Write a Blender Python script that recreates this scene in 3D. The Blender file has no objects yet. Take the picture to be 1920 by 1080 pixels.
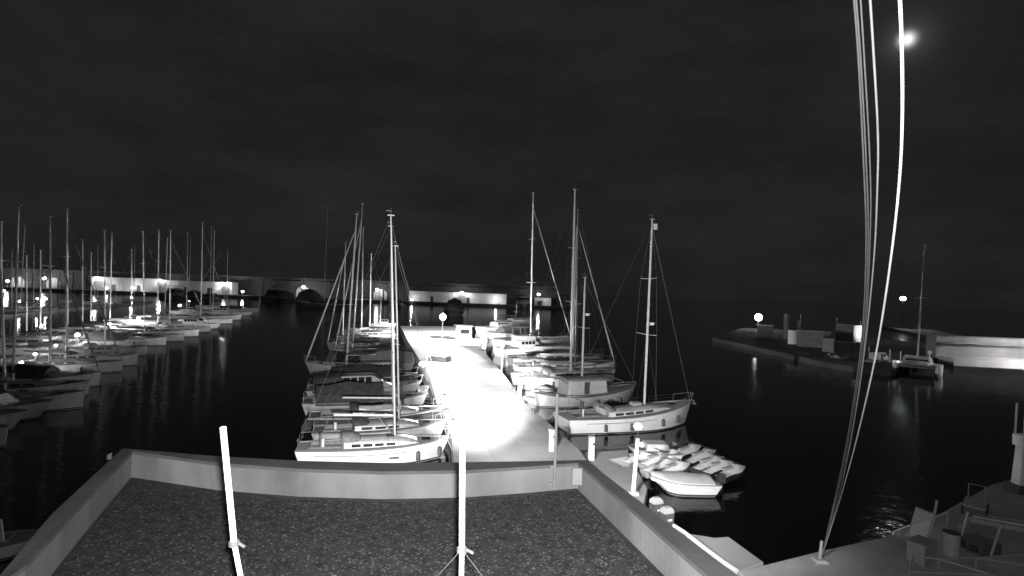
import bpy, math, random
from mathutils import Vector, Matrix
random.seed(7)
S = bpy.context.scene
COL = S.collection

# ------------------------------------------------------------------ camera
H = 10.8                      # camera height above the harbour water
FPX = 1000.0                  # focal length in pixels of a 1920 px wide frame
ROLL = math.radians(2.0); PITCH = math.radians(0.29)
Rv = Vector((math.cos(ROLL), 0, math.sin(ROLL)))
U0 = Vector((-math.sin(ROLL), 0, math.cos(ROLL)))
Fv = (Vector((0, 1, 0)) * math.cos(PITCH) + U0 * math.sin(PITCH)).normalized()
Uv = Rv.cross(Fv).normalized()
CAM = Vector((0, 0, H))
cd = bpy.data.cameras.new('camera'); cam = bpy.data.objects.new('camera', cd); COL.objects.link(cam)
cd.sensor_width = 36; cd.lens = 36 * FPX / 1920; cd.clip_start = 0.05; cd.clip_end = 6000
cam.matrix_world = Matrix((Rv, Uv, -Fv)).transposed().to_4x4()
cam.location = CAM
S.camera = cam

def ray(px, py): return Fv + Rv * ((px - 960) / FPX) - Uv * ((py - 540) / FPX)
def W(px, py, z=0.0):         # where the sight line meets the level z
    d = ray(px, py); return CAM + d * ((z - H) / d.z)
def D(px, py, y):             # the point of the sight line y metres ahead
    d = ray(px, py); return CAM + d * (y / d.y)
def PX(p):
    v = Vector(p) - CAM; k = v.dot(Fv); return (960 + FPX * v.dot(Rv) / k, 540 - FPX * v.dot(Uv) / k)

# ------------------------------------------------------------------ world, moon, exposure
moon_dir = ray(1701, 74).normalized()
wd = bpy.data.worlds.new("World"); S.world = wd; wd.use_nodes = True
nt = wd.node_tree; N = nt.nodes; L = nt.links; N.clear()
out = N.new('ShaderNodeOutputWorld'); bg = N.new('ShaderNodeBackground'); L.new(bg.outputs[0], out.inputs[0])
tc = N.new('ShaderNodeTexCoord')
def math_node(op, a, b=None):
    n = N.new('ShaderNodeMath'); n.operation = op
    for i, v in enumerate((a, b)):
        if v is None: continue
        if isinstance(v, (int, float)): n.inputs[i].default_value = v
        else: L.new(v, n.inputs[i])
    return n.outputs[0]
mp = N.new('ShaderNodeMapping'); mp.inputs['Scale'].default_value = (1.5, 1.5, 4.5); mp.inputs['Rotation'].default_value = (0, 0.05, 0)
L.new(tc.outputs['Generated'], mp.inputs[0])
nz = N.new('ShaderNodeTexNoise'); nz.inputs['Scale'].default_value = 1.3; nz.inputs['Detail'].default_value = 9; nz.inputs['Roughness'].default_value = 0.72
L.new(mp.outputs[0], nz.inputs[0])
cl = N.new('ShaderNodeMapRange'); cl.inputs[1].default_value = 0.4; cl.inputs[2].default_value = 0.75; cl.inputs[3].default_value = 0.0122; cl.inputs[4].default_value = 0.0215
L.new(nz.outputs[0], cl.inputs[0])
dt = N.new('ShaderNodeVectorMath'); dt.operation = 'DOT_PRODUCT'; dt.inputs[1].default_value = moon_dir
nm = N.new('ShaderNodeVectorMath'); nm.operation = 'NORMALIZE'; L.new(tc.outputs['Generated'], nm.inputs[0]); L.new(nm.outputs[0], dt.inputs[0])
dd = math_node('MAXIMUM', dt.outputs['Value'], 0.0)
core = math_node('MULTIPLY', math_node('POWER', dd, 30000), 1.3)
halo = math_node('MULTIPLY', math_node('POWER', dd, 2800), 0.045)
wide = math_node('MULTIPLY', math_node('POWER', dd, 160), 0.005)
tot = math_node('ADD', math_node('ADD', cl.outputs[0], core), math_node('ADD', halo, wide))
L.new(tot, bg.inputs[0]); bg.inputs[1].default_value = 1.0

sl = bpy.data.lights.new('moonlight', 'SUN'); sl.energy = 0.006; sl.angle = math.radians(0.6)
so = bpy.data.objects.new('moonlight', sl); COL.objects.link(so)
so.rotation_euler = moon_dir.to_track_quat('Z', 'Y').to_euler()
S.view_settings.view_transform = 'Standard'; S.view_settings.look = 'None'; S.view_settings.exposure = 0; S.view_settings.gamma = 1
S.render.engine = 'CYCLES'
S.cycles.max_bounces = 5; S.cycles.sample_clamp_indirect = 3; S.cycles.use_light_tree = True
S.cycles.use_denoising = True
try: S.cycles.caustics_reflective = False; S.cycles.caustics_refractive = False
except Exception: pass

def spot(name, loc, target, power, angle, blend=1.0, size=0.15):
    l = bpy.data.lights.new(name, 'SPOT'); l.energy = power; l.spot_size = math.radians(angle); l.spot_blend = blend; l.shadow_soft_size = size
    o = bpy.data.objects.new(name, l); COL.objects.link(o); o.location = loc
    o.rotation_euler = (Vector(loc) - Vector(target)).to_track_quat('Z', 'Y').to_euler(); return o
def point(name, loc, power, size=0.12, parent=None):
    l = bpy.data.lights.new(name, 'POINT'); l.energy = power; l.shadow_soft_size = size
    o = bpy.data.objects.new(name, l); COL.objects.link(o); o.location = loc
    if parent: o.parent = parent
    return o

# the webcam's own infrared lamp, and the floodlights on the harbour building's facade
spot('webcam_infrared_lamp', (0.03, 0.0, H + 0.04), D(1180, 690, 9), 3900, 150, 1.0, 0.02)
spot('facade_floodlight', (-2.6, 9.9, 7.6), (-1.5, 46, 1.2), 50000, 100, 1.0, 0.25)
spot('pier_floodlight', (-1.2, 9.9, 7.7), W(905, 718, 1), 900000, 19, 1.0, 0.2)
spot('pier_floodlight', (-.8, 9.9, 7.7), W(965, 778, 1), 50000, 18, 1.0, 0.2)
spot('pier_floodlight', (-1.0, 9.9, 7.7), W(915, 842, 1), 9000, 12, 1.0, 0.2)
spot('pier_floodlight', (-1.6, 9.9, 7.7), W(850, 672, 1), 2400000, 10, 1.0, 0.2)
spot('dock_floodlight', (3.2, 8.3, 7.0), W(1240, 895, .5), 13000, 62, 1.0, 0.15)

# ------------------------------------------------------------------ materials
MATS = {}
def mat(name, base, rough=0.6, var=0.12, scale=4.0, bump=0.0, bscale=40.0, emit=0.0, metal=0.0, spec=0.5, stretch=(1, 1, 1)):
    if name in MATS: return MATS[name]
    m = bpy.data.materials.new(name); m.use_nodes = True; n = m.node_tree.nodes; l = m.node_tree.links
    b = n['Principled BSDF']; b.inputs['Roughness'].default_value = rough; b.inputs['Metallic'].default_value = metal
    b.inputs['Specular IOR Level'].default_value = spec
    t = n.new('ShaderNodeTexCoord'); mpn = n.new('ShaderNodeMapping'); mpn.inputs['Scale'].default_value = stretch; l.new(t.outputs['Object'], mpn.inputs[0])
    z = n.new('ShaderNodeTexNoise'); z.inputs['Scale'].default_value = scale; z.inputs['Detail'].default_value = 6; l.new(mpn.outputs[0], z.inputs[0])
    r = n.new('ShaderNodeMapRange'); r.inputs[1].default_value = 0.3; r.inputs[2].default_value = 0.7
    r.inputs[3].default_value = base * (1 - var); r.inputs[4].default_value = min(1, base * (1 + var)); l.new(z.outputs[0], r.inputs[0])
    l.new(r.outputs[0], b.inputs['Base Color'])
    if bump:
        z2 = n.new('ShaderNodeTexNoise'); z2.inputs['Scale'].default_value = bscale; z2.inputs['Detail'].default_value = 4; l.new(t.outputs['Object'], z2.inputs[0])
        bp = n.new('ShaderNodeBump'); bp.inputs['Strength'].default_value = bump; bp.inputs['Distance'].default_value = 0.02; l.new(z2.outputs[0], bp.inputs['Height']); l.new(bp.outputs[0], b.inputs['Normal'])
    if emit:
        b.inputs['Emission Color'].default_value = (1, 1, 1, 1); b.inputs['Emission Strength'].default_value = emit
    MATS[name] = m; return m
gel = mat('white_gelcoat', 0.72, 0.28, 0.07, 1.2, stretch=(.6, .6, 3))
gelgrey = mat('grey_gelcoat', 0.34, 0.35, 0.12, 1.5)
darkhull = mat('dark_hull_paint', 0.045, 0.25, 0.3, 2)
boot = mat('bootstripe_paint', 0.05, 0.4, 0.2)
deckm = mat('deck_nonslip', 0.27, 0.75, 0.18, 3, bump=.3, bscale=60)
teak = mat('weathered_teak', 0.16, 0.7, 0.35, 8, stretch=(1, 12, 1))
cabinm = mat('cabin_gelcoat', 0.6, 0.35, 0.1, 2)
glass = mat('tinted_glass', 0.02, 0.08, 0.2)
alu = mat('mast_aluminium', 0.55, 0.4, 0.14, 3, stretch=(1, 1, .3))
steel = mat('stainless_steel', 0.55, 0.25, 0.1, metal=0.7)
wire = mat('rigging_wire', 0.16, 0.4, 0.1)
canvas_dark = mat('dark_canvas', 0.045, 0.9, 0.4, 3, bump=.6, bscale=9)
canvas_grey = mat('grey_canvas', 0.2, 0.9, 0.25, 3, bump=.6, bscale=9)
canvas_white = mat('white_canvas', 0.6, 0.85, 0.12, 3, bump=.5, bscale=8)
rubber = mat('black_rubber', 0.03, 0.6, 0.2)
fenderm = mat('fender_vinyl', 0.09, 0.5, 0.3)
whitepaint = mat('white_paint', 0.8, 0.45, 0.08)
wood = mat('varnished_wood', 0.12, 0.4, 0.4, 6, stretch=(1, 8, 8))
ropem = mat('rope', 0.4, 0.9, 0.3, 30)
lampm = mat('lamp_glow', 0.9, 0.5, 0, emit=30)
lampfar = mat('lamp_glow_far', 0.9, 0.5, 0, emit=25)
concrete = mat('concrete', 0.38, 0.85, 0.28, 0.35, bump=.4, bscale=18)
pierm = mat('pier_concrete', 0.42, 0.8, 0.25, 0.25, bump=.35, bscale=10)
quaym = mat('quay_concrete', 0.42, 0.9, 0.45, 0.3, bump=.6, bscale=6)
renderm = mat('stained_render', 0.40, 0.85, 0.34, 1.1, bump=.3, bscale=14, stretch=(1, 1, .45))
coping = mat('coping_concrete', 0.21, 0.9, 0.22, 1.2, bump=.35, bscale=25)
wallm = mat('breakwater_masonry', 0.05, 0.9, 0.3, 0.12, bump=.6, bscale=1.2)
wallw = mat('whitewashed_wall', 0.55, 0.85, 0.2, 0.12)
darkpaint = mat('dark_paint', 0.06, 0.6, 0.3)
metalgrey = mat('galvanised_metal', 0.4, 0.5, 0.2, 8)

def gravel():
    m = bpy.data.materials.new('roof_gravel'); m.use_nodes = True; n = m.node_tree.nodes; l = m.node_tree.links; b = n['Principled BSDF']; b.inputs['Roughness'].default_value = .9
    t = n.new('ShaderNodeTexCoord'); v = n.new('ShaderNodeTexVoronoi'); v.inputs['Scale'].default_value = 45; v.inputs['Randomness'].default_value = 1.0; l.new(t.outputs['Object'], v.inputs[0])
    sp = n.new('ShaderNodeSeparateColor'); l.new(v.outputs['Color'], sp.inputs[0])
    pw = n.new('ShaderNodeMath'); pw.operation = 'POWER'; pw.inputs[1].default_value = 11; l.new(sp.outputs[0], pw.inputs[0])
    z = n.new('ShaderNodeTexNoise'); z.inputs['Scale'].default_value = 6; z.inputs['Detail'].default_value = 9; z.inputs['Roughness'].default_value = .75; l.new(t.outputs['Object'], z.inputs[0])
    r = n.new('ShaderNodeMapRange'); r.inputs[1].default_value = .3; r.inputs[2].default_value = .75; r.inputs[3].default_value = .02; r.inputs[4].default_value = .12; l.new(z.outputs[0], r.inputs[0])
    a = n.new('ShaderNodeMath'); a.operation = 'MULTIPLY_ADD'; a.inputs[1].default_value = .26; l.new(pw.outputs[0], a.inputs[0]); l.new(r.outputs[0], a.inputs[2]); l.new(a.outputs[0], b.inputs['Base Color'])
    bp = n.new('ShaderNodeBump'); bp.inputs['Strength'].default_value = .35; bp.inputs['Distance'].default_value = .02; bp.invert = True; l.new(v.outputs['Distance'], bp.inputs['Height']); l.new(bp.outputs[0], b.inputs['Normal'])
    return m
gravelm = gravel()
def watermat():
    m = bpy.data.materials.new('harbour_water'); m.use_nodes = True; n = m.node_tree.nodes; l = m.node_tree.links; b = n['Principled BSDF']
    b.inputs['Base Color'].default_value = (.004, .004, .004, 1); b.inputs['Roughness'].default_value = .085; b.inputs['IOR'].default_value = 1.33
    t = n.new('ShaderNodeTexCoord'); z = n.new('ShaderNodeTexNoise'); z.inputs['Scale'].default_value = 1.1; z.inputs['Detail'].default_value = 3; l.new(t.outputs['Object'], z.inputs[0])
    bp = n.new('ShaderNodeBump'); bp.inputs['Strength'].default_value = .5; bp.inputs['Distance'].default_value = .05; l.new(z.outputs[0], bp.inputs['Height']); l.new(bp.outputs[0], b.inputs['Normal'])
    return m
water = watermat()

# ------------------------------------------------------------------ mesh helpers
class MB:
    def __init__(s): s.v = []; s.f = []; s.smooth = False
    def add(s, vs, fs):
        o = len(s.v); s.v += [Vector(v) for v in vs]; s.f += [tuple(i + o for i in f) for f in fs]; return s
    def box(s, c, d, rz=0.0, taper=1.0):
        x, y, z = d[0] / 2, d[1] / 2, d[2] / 2; ca, sa = math.cos(rz), math.sin(rz); vs = []
        for k, t in ((-1, 1), (1, taper)):
            for i, j in ((-1, -1), (1, -1), (1, 1), (-1, 1)):
                a, b = i * x * t, j * y * t; vs.append((c[0] + a * ca - b * sa, c[1] + a * sa + b * ca, c[2] + k * z))
        return s.add(vs, [(3, 2, 1, 0), (4, 5, 6, 7), (0, 1, 5, 4), (1, 2, 6, 5), (2, 3, 7, 6), (3, 0, 4, 7)])
    def tube(s, pts, r, n=6, flat=1.0):
        pts = [Vector(p) for p in pts]; m = len(pts); rr = r if isinstance(r, (list, tuple)) else [r] * m; vs = []; fs = []
        for i, p in enumerate(pts):
            t = (pts[min(i + 1, m - 1)] - pts[max(i - 1, 0)]).normalized()
            a = t.cross(Vector((0, 0, 1)) if abs(t.z) < .9 else Vector((0, 1, 0))).normalized(); b = t.cross(a)
            for k in range(n):
                q = 2 * math.pi * k / n; vs.append(p + (a * math.cos(q) * flat + b * math.sin(q)) * rr[i])
        for i in range(m - 1):
            for k in range(n):
                k2 = (k + 1) % n; fs.append((i * n + k, i * n + k2, (i + 1) * n + k2, (i + 1) * n + k))
        fs.append(tuple(range(n))[::-1]); fs.append(tuple((m - 1) * n + k for k in range(n)))
        return s.add(vs, fs)
    def rings(s, rings, cap0=True, cap1=True, closed=True):
        n = len(rings[0]); vs = [p for r in rings for p in r]; fs = []
        for i in range(len(rings) - 1):
            for k in range(n if closed else n - 1):
                k2 = (k + 1) % n; fs.append((i * n + k, (i + 1) * n + k, (i + 1) * n + k2, i * n + k2))
        if cap0: fs.append(tuple(range(n)))
        if cap1: fs.append(tuple((len(rings) - 1) * n + k for k in range(n))[::-1])
        return s.add(vs, fs)
    def ball(s, c, r, n=10, sz=1.0):
        rg = []
        for i in range(n // 2 + 1):
            a = math.pi * i / (n // 2) - math.pi / 2; q = max(.001, math.cos(a)) * r
            rg.append([(c[0] + q * math.cos(2 * math.pi * k / n), c[1] + q * math.sin(2 * math.pi * k / n), c[2] + r * sz * math.sin(a)) for k in range(n)])
        return s.rings(rg)
    def prism(s, poly, z0, z1):
        n = len(poly); vs = [(p[0], p[1], z0) for p in poly] + [(p[0], p[1], z1) for p in poly]
        return s.add(vs, [tuple(range(n))[::-1], tuple(range(n, 2 * n))] + [(i, (i + 1) % n, n + (i + 1) % n, n + i) for i in range(n)])
    def torus(s, c, R_, r_, axis='y', n=16, m=6):
        vs = []; fs = []
        for i in range(n):
            a = 2 * math.pi * i / n
            for j in range(m):
                b = 2 * math.pi * j / m; q = R_ + r_ * math.cos(b); u, v, w = q * math.cos(a), q * math.sin(a), r_ * math.sin(b)
                vs.append((c[0] + u, c[1] + w, c[2] + v) if axis == 'y' else (c[0] + w, c[1] + u, c[2] + v))
                fs.append((i * m + j, ((i + 1) % n) * m + j, ((i + 1) % n) * m + (j + 1) % m, i * m + (j + 1) % m))
        return s.add(vs, fs)
    def build(s, name, m, parent=None, smooth=False, bevel=0.0):
        me = bpy.data.meshes.new(name); me.from_pydata([tuple(v) for v in s.v], [], s.f); me.validate(); me.update()
        import bmesh
        b = bmesh.new(); b.from_mesh(me); bmesh.ops.recalc_face_normals(b, faces=b.faces); b.to_mesh(me); b.free()
        me.materials.append(m)
        if smooth:
            for p in me.polygons: p.use_smooth = True
            try: me.set_sharp_from_angle(angle=math.radians(40))
            except Exception: pass
        o = bpy.data.objects.new(name, me); COL.objects.link(o)
        if parent: o.parent = parent
        if bevel:
            q = o.modifiers.new('bevel', 'BEVEL'); q.width = bevel; q.segments = 2; q.limit_method = 'ANGLE'
        return o
def thing(name, label, cat, loc=(0, 0, 0), rz=0.0, group=None):
    o = bpy.data.objects.new(name, None); o.empty_display_size = .3; COL.objects.link(o); o.location = loc; o.rotation_euler = (0, 0, rz)
    return tag(o, label, cat, group)
def tag(o, label, cat, group=None):
    o['label'] = label; o['category'] = cat
    if group: o['group'] = group
    return o
def struct(o): o['kind'] = 'structure'; return o

# ------------------------------------------------------------------ setting: water, pier, quays
struct(MB().add([(-2500, -200, 0), (2500, -200, 0), (2500, 4500, 0), (-2500, 4500, 0)], [(0, 1, 2, 3)]).build('water', water))
def lift(pts, z): return [tuple(W(x, y, z))[:2] for x, y in pts]
def slab(name, pts, z1, z0, m, bevel=0.03):
    return struct(MB().prism(lift(pts, z1), z0, z1).build(name, m, bevel=bevel))
# main pier, from the building's foot to its far end
near_l, near_r = W(842, 850, 1.0), W(1094, 851, 1.0)
pl = [tuple(W(x, y, 1.0))[:2] for x, y in ((750, 611), (770, 648), (803, 702), (826, 756), (846, 812), (850, 858))]
pr = [tuple(W(x, y, 1.0))[:2] for x, y in ((1100, 862), (1082, 838), (1060, 820), (1012, 778), (985, 755), (948, 706), (905, 656), (868, 612))]
pl += [(pl[-1][0] + 4, 12.0), (7.5, 12.0)]
pj = pierm.copy(); pj.name = 'pier_paving'; n_ = pj.node_tree.nodes; l_ = pj.node_tree.links; bs = n_['Principled BSDF']; src = bs.inputs['Base Color'].links[0].from_socket
br = n_.new('ShaderNodeTexBrick'); br.inputs['Scale'].default_value = 1; br.inputs['Brick Width'].default_value = 4.2; br.inputs['Row Height'].default_value = 3.0; br.inputs['Mortar Size'].default_value = .022
br.inputs['Color1'].default_value = (1, 1, 1, 1); br.inputs['Color2'].default_value = (.92, .92, .92, 1); br.inputs['Mortar'].default_value = (.6, .6, .6, 1)
tcn = n_.new('ShaderNodeTexCoord'); mm_ = n_.new('ShaderNodeMapping'); mm_.inputs['Rotation'].default_value = (0, 0, math.radians(-13)); l_.new(tcn.outputs['Object'], mm_.inputs[0]); l_.new(mm_.outputs[0], br.inputs[0])
ml = n_.new('ShaderNodeMix'); ml.data_type = 'RGBA'; ml.blend_type = 'MULTIPLY'; ml.inputs[0].default_value = 1; l_.new(src, ml.inputs[6]); l_.new(br.outputs[0], ml.inputs[7]); l_.new(ml.outputs[2], bs.inputs['Base Color'])
struct(MB().prism(pl + pr, -1.5, 1.0).build('pier', pj, bevel=.04))
PIER_L = [W(x, y, 1.0) for x, y in ((750, 611), (770, 648), (803, 702), (826, 756), (846, 812), (850, 858))]
def pier_edge(pts, y):
    q = sorted(pts, key=lambda p: p.y)
    for a, b in zip(q, q[1:]):
        if a.y <= y <= b.y: return a.lerp(b, (y - a.y) / (b.y - a.y))
    return q[-1] if y > q[-1].y else q[0]
# small dock with the jet skis, a low slab and the yard quay at the right
slab('dock', [(1060, 850), (1118, 847), (1178, 843), (1178, 856), (1141, 861), (1158, 874), (1192, 877), (1214, 915), (1207, 948), (1180, 980), (1150, 980)], .6, -.6, pierm)
slab('slab_pontoon', [(1290, 1000), (1340, 1008), (1366, 1006), (1432, 1054), (1384, 1072), (1330, 1080)], .6, -.4, concrete)
q1 = [(1384, 1071), (1440, 1057), (1540, 1032), (1650, 1008), (1762, 964), (1860, 908), (1990, 876)]
qq = lift(q1, 1.2); qq += [(60, qq[-1][1] - 8), (60, 6), (10.5, 6), (qq[0][0] + .4, qq[0][1] - 4)]
struct(MB().prism(qq, -1.5, 1.2).build('yard_quay', quaym, bevel=.05))
# far quay on the right with its buildings
fq = lift([(1336, 633), (1392, 645), (1470, 662), (1540, 678), (1600, 688), (1672, 694)], .9) + [(78, 100), (120, 112), (182, 240), (166, 240), (114, 126), (90, 184), (79, 182)]
struct(MB().prism(fq, -1.5, .9).build('far_quay', mat('far_quay_concrete', .06, .9, .4, .15, bump=.6, bscale=3)))

# ------------------------------------------------------------------ our own building: gravel roof and parapet
ZC, ZR = H - 2.83, H - 3.28
bld = thing('harbour_building', 'grey rendered flat roof building with gravel roof and low parapet in the foreground', 'building', (0, 6, 0))
def loc6(p, z): return (p[0], p[1] - 6, z)
outer = [(-3.2, -6.0)] + [tuple(W(x, y, ZC))[:2] for x, y in ((-18, 1088), (97, 955), (230, 834), (400, 848), (560, 857), (720, 861), (870, 860), (1000, 858), (1099, 856), (1240, 962), (1388, 1072))] + [(6.0, -6.0)]
inner = [(-2.3, -6.0)] + [tuple(W(x, y, ZC))[:2] for x, y in ((50, 1058), (152, 946), (248, 846), (410, 868), (560, 879), (720, 884), (870, 882), (990, 875), (1084, 868), (1206, 973), (1325, 1078))] + [(5.4, -6.0)]
m = MB(); n = len(outer)
vs = [loc6(p, ZC - .06) for p in outer] + [loc6(p, ZC) for p in inner] ; 
m.add(vs, [(i, i + 1, n + i + 1, n + i) for i in range(n - 1)])
m.add([loc6(p, ZC) for p in inner] + [loc6(p, ZC - .05) for p in inner], [(i, i + 1, n + i + 1, n + i) for i in range(n - 1)])
m.add([loc6(p, ZC - .06) for p in outer] + [loc6(p, ZC - .16) for p in outer], [(i, i + 1, n + i + 1, n + i) for i in range(n - 1)])
m.build('coping', coping, bld)
def shrink(pts, k, c=(-1.5, 4)): return [(c[0] + (p[0] - c[0]) * k, c[1] + (p[1] - c[1]) * k) for p in pts]
inw = shrink(inner, 1.004); m = MB()
m.add([loc6(p, ZC - .05) for p in inw] + [loc6(p, ZR - .05) for p in inw], [(i, i + 1, n + i + 1, n + i) for i in range(n - 1)])
m.build('parapet_wall', renderm, bld)
ow = shrink(outer, .995); m = MB()
m.add([loc6(p, ZC - .1) for p in ow] + [loc6(p, 0.2) for p in ow], [(i, i + 1, n + i + 1, n + i) for i in range(n - 1)])
m.build('facade', renderm, bld)
rp = inw[::-1]
MB().add([loc6(p, ZR) for p in inw], [tuple(range(n))]).build('gravel_roof', gravelm, bld)
# dark bitumen upstand where the gravel meets the wall
up = shrink(inner, .995); m = MB()
m.add([loc6(p, ZR + .035) for p in up] + [loc6(p, ZR + .005) for p in shrink(inner, .985)], [(i, i + 1, n + i + 1, n + i) for i in range(n - 1)])
m.build('roof_flashing', darkpaint, bld)
cpl = W(1071, 908, ZR + .14)   # grey cover plate on the right parapet's inner corner
d0 = D(1082, 893, 8.55)
MB().box((d0.x, d0.y - 6, d0.z), (.16, .06, .27)).build('cover_plate', mat('plate', .5, .6), bld, bevel=.01)

# thin antenna pole clamped to the parapet by two brackets
a0 = D(1039, 918, 8.35)
ant = thing('antenna_pole', 'thin dark antenna pole clamped by two brackets to the parapet beside the pier end', 'pole', a0)
tp = D(1045, 738, 8.45) - a0
MB().tube([(0, 0, 0), tp], .022, 8).build('pole', metalgrey, ant)
for k, (px, py) in enumerate(((1035, 876), (1033, 908))):
    b = D(px, py, 8.42) - a0
    MB().box(b, (.05, .03, .06)).tube([b, (b.x + .05, b.y - .04, b.z - .03)], .012, 6).build('bracket', metalgrey, ant)

# two white poles standing near the webcam
def white_pole(pts, y, label, guys):
    base = D(*pts[-1], y[-1])
    t = thing('metal_pole', label, 'pole', base, 0, 'white poles on the gravel roof')
    P3 = [D(*p, yy) - base for p, yy in zip(pts, y)]
    rr = [.0150] * len(P3); 
    MB().tube(P3[:2], .0138, 12).build('pole_sleeve', whitepaint, t, True)
    foot = P3[-1] + (P3[-1] - P3[1]).normalized() * .02
    dirn = (P3[2] - P3[1]).normalized(); k = (ZR - (base + P3[1]).z) / dirn.z
    MB().tube([P3[1], P3[1] + dirn * k], .0118, 12).build('pole_stem', whitepaint, t, True)
    c = P3[1]
    MB().tube([c + Vector((0, 0, .008)), c - Vector((0, 0, .012))], .024, 12).tube([c + Vector((.02, 0, 0)), c + Vector((.055, -.01, -.012))], .007, 6).build('clamp', mat('rusty_clamp', .1, .7, .4, 30), t)
    for g in guys:
        e = D(*g, y[1] + .25) - base; v = (e - c).normalized(); kk = (ZR - (base + c).z) / v.z
        MB().tube([c, c + v * kk], .0022, 5).build('guy_wire', wire, t)
white_pole([(418, 801), (439, 1018), (452, 1085)], [2.45, 2.5, 2.52], 'white pole leaning to the left on the gravel roof', [])
white_pole([(867, 813), (866, 1030), (865, 1085)], [2.5, 2.5, 2.5], 'upright white pole with guy wires on the gravel roof', [(822, 1078), (908, 1085)])

# ------------------------------------------------------------------ boats
def hull_sections(Lh, B, zs, zb, ztr, transom=.72, plumb=.35, flare=.12, n=13):
    xs = []; out_ = []
    for i in range(n):
        t = i / (n - 1); x = -Lh / 2 + Lh * t
        w = B / 2 * (transom + (1 - transom) * math.sin(min(1, t / .5) * math.pi / 2)) if t < .5 else B / 2 * max(.012, (1 - ((t - .5) / .5) ** 2.3)) ** .9
        z = zs + (zb - zs) * max(0, (t - .3) / .7) ** 1.8 + (ztr - zs) * max(0, (.3 - t) / .3) ** 1.5
        out_.append((t, x, w, z))
    return out_
def make_hull(root, Lh, B, zs, zb, ztr=None, transom=.72, rake=.5, hullm=gel, deckmat=deckm, cockpit=(.08, .32), stripe=True, n=14, det=True):
    ztr = zs if ztr is None else ztr
    st = hull_sections(Lh, B, zs, zb, ztr, transom, n=n)
    rings = []
    for t, x, w, z in st:
        e = max(0, (t - .55) / .45) ** 2; te = max(0, (.15 - t) / .15)
        r = []
        for fw, fz in ((1, 1), (1.0, .55), (.93 - .25 * e, .12), (.9 - .3 * e, 0.0), (.6 - .3 * e, -.28 / z), (.02, -.42 / z)):
            zz = z * fz; xx = x - rake * e * (1 - max(fz, -.3)) + te * .35 * (1 - fz)
            r.append((xx, w * fw, zz))
        rings.append(r + [(a, -b, c) for a, b, c in r[::-1]])
    MB().rings(rings, True, True, False).build('hull', hullm, root, True)
    # boot stripe proud of the hull at the waterline
    if stripe:
        m = MB()
        for sgn in (1, -1):
            vs = []; fs = []
            for i, (t, x, w, z) in enumerate(st):
                e = max(0, (t - .55) / .45) ** 2; te = max(0, (.15 - t) / .15)
                for zz in (.03, .13):
                    fz = zz / z; fw = (.93 - .25 * e); vs.append((x - rake * e * (1 - fz) + te * .35 * (1 - fz), sgn * (w * fw + .012), zz))
            for i in range(len(st) - 1): fs.append((2 * i, 2 * i + 1, 2 * i + 3, 2 * i + 2))
            m.add(vs, fs)
        m.build('bootstripe', boot, root)
    # deck with cockpit well
    m = MB(); vs = []; fs = []
    cw = B * .26
    for t, x, w, z in st:
        c = min(cw, w * .6)
        vs += [(x, w * .985, z - .03), (x, c, z + .02), (x, -c, z + .02), (x, -w * .985, z - .03)]
    for i in range(n - 1):
        tm = (st[i][0] + st[i + 1][0]) / 2; inside = cockpit and cockpit[0] <= tm <= cockpit[1]
        for k in range(3):
            if inside and k == 1: continue
            fs.append((4 * i + k, 4 * i + k + 1, 4 * i + 4 + k + 1, 4 * i + 4 + k))
    m.add(vs, fs)
    m.build('deck', deckmat, root)
    ids = [i for i in range(n - 1) if cockpit and cockpit[0] <= (st[i][0] + st[i + 1][0]) / 2 <= cockpit[1]]
    if ids:
        a, b = st[ids[0]], st[ids[-1] + 1]; z1 = min(a[3], b[3]) + .02; z0 = max(.12, z1 - .55); c = min(cw, a[2] * .6)
        w = MB(); p = [(a[1], c), (b[1], c), (b[1], -c), (a[1], -c)]
        w.add([(x, y, z1 + .1) for x, y in p] + [(x, y, z0) for x, y in p], [(0, 1, 5, 4), (1, 2, 6, 5), (2, 3, 7, 6), (3, 0, 4, 7), (4, 5, 6, 7)])
        for s_ in (1, -1): w.box(((a[1] + b[1]) / 2, s_ * c * .72, z0 + .2), ((b[1] - a[1]) * .92, c * .5, .4))
        w.build('cockpit', teak, root)
    # toe rail / rub rail
    m = MB()
    for sgn in (1, -1):
        m.tube([(x, sgn * w, z + .02) for t, x, w, z in st], .035 if det else .03, 5)
    m.build('toe_rail', teak if hullm is not darkhull else alu, root)
    return st
def at_t(st, t):
    for a, b in zip(st, st[1:]):
        if a[0] <= t <= b[0]:
            k = (t - a[0]) / (b[0] - a[0]); return tuple(a[i] + (b[i] - a[i]) * k for i in range(4))
    return st[-1]
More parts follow.
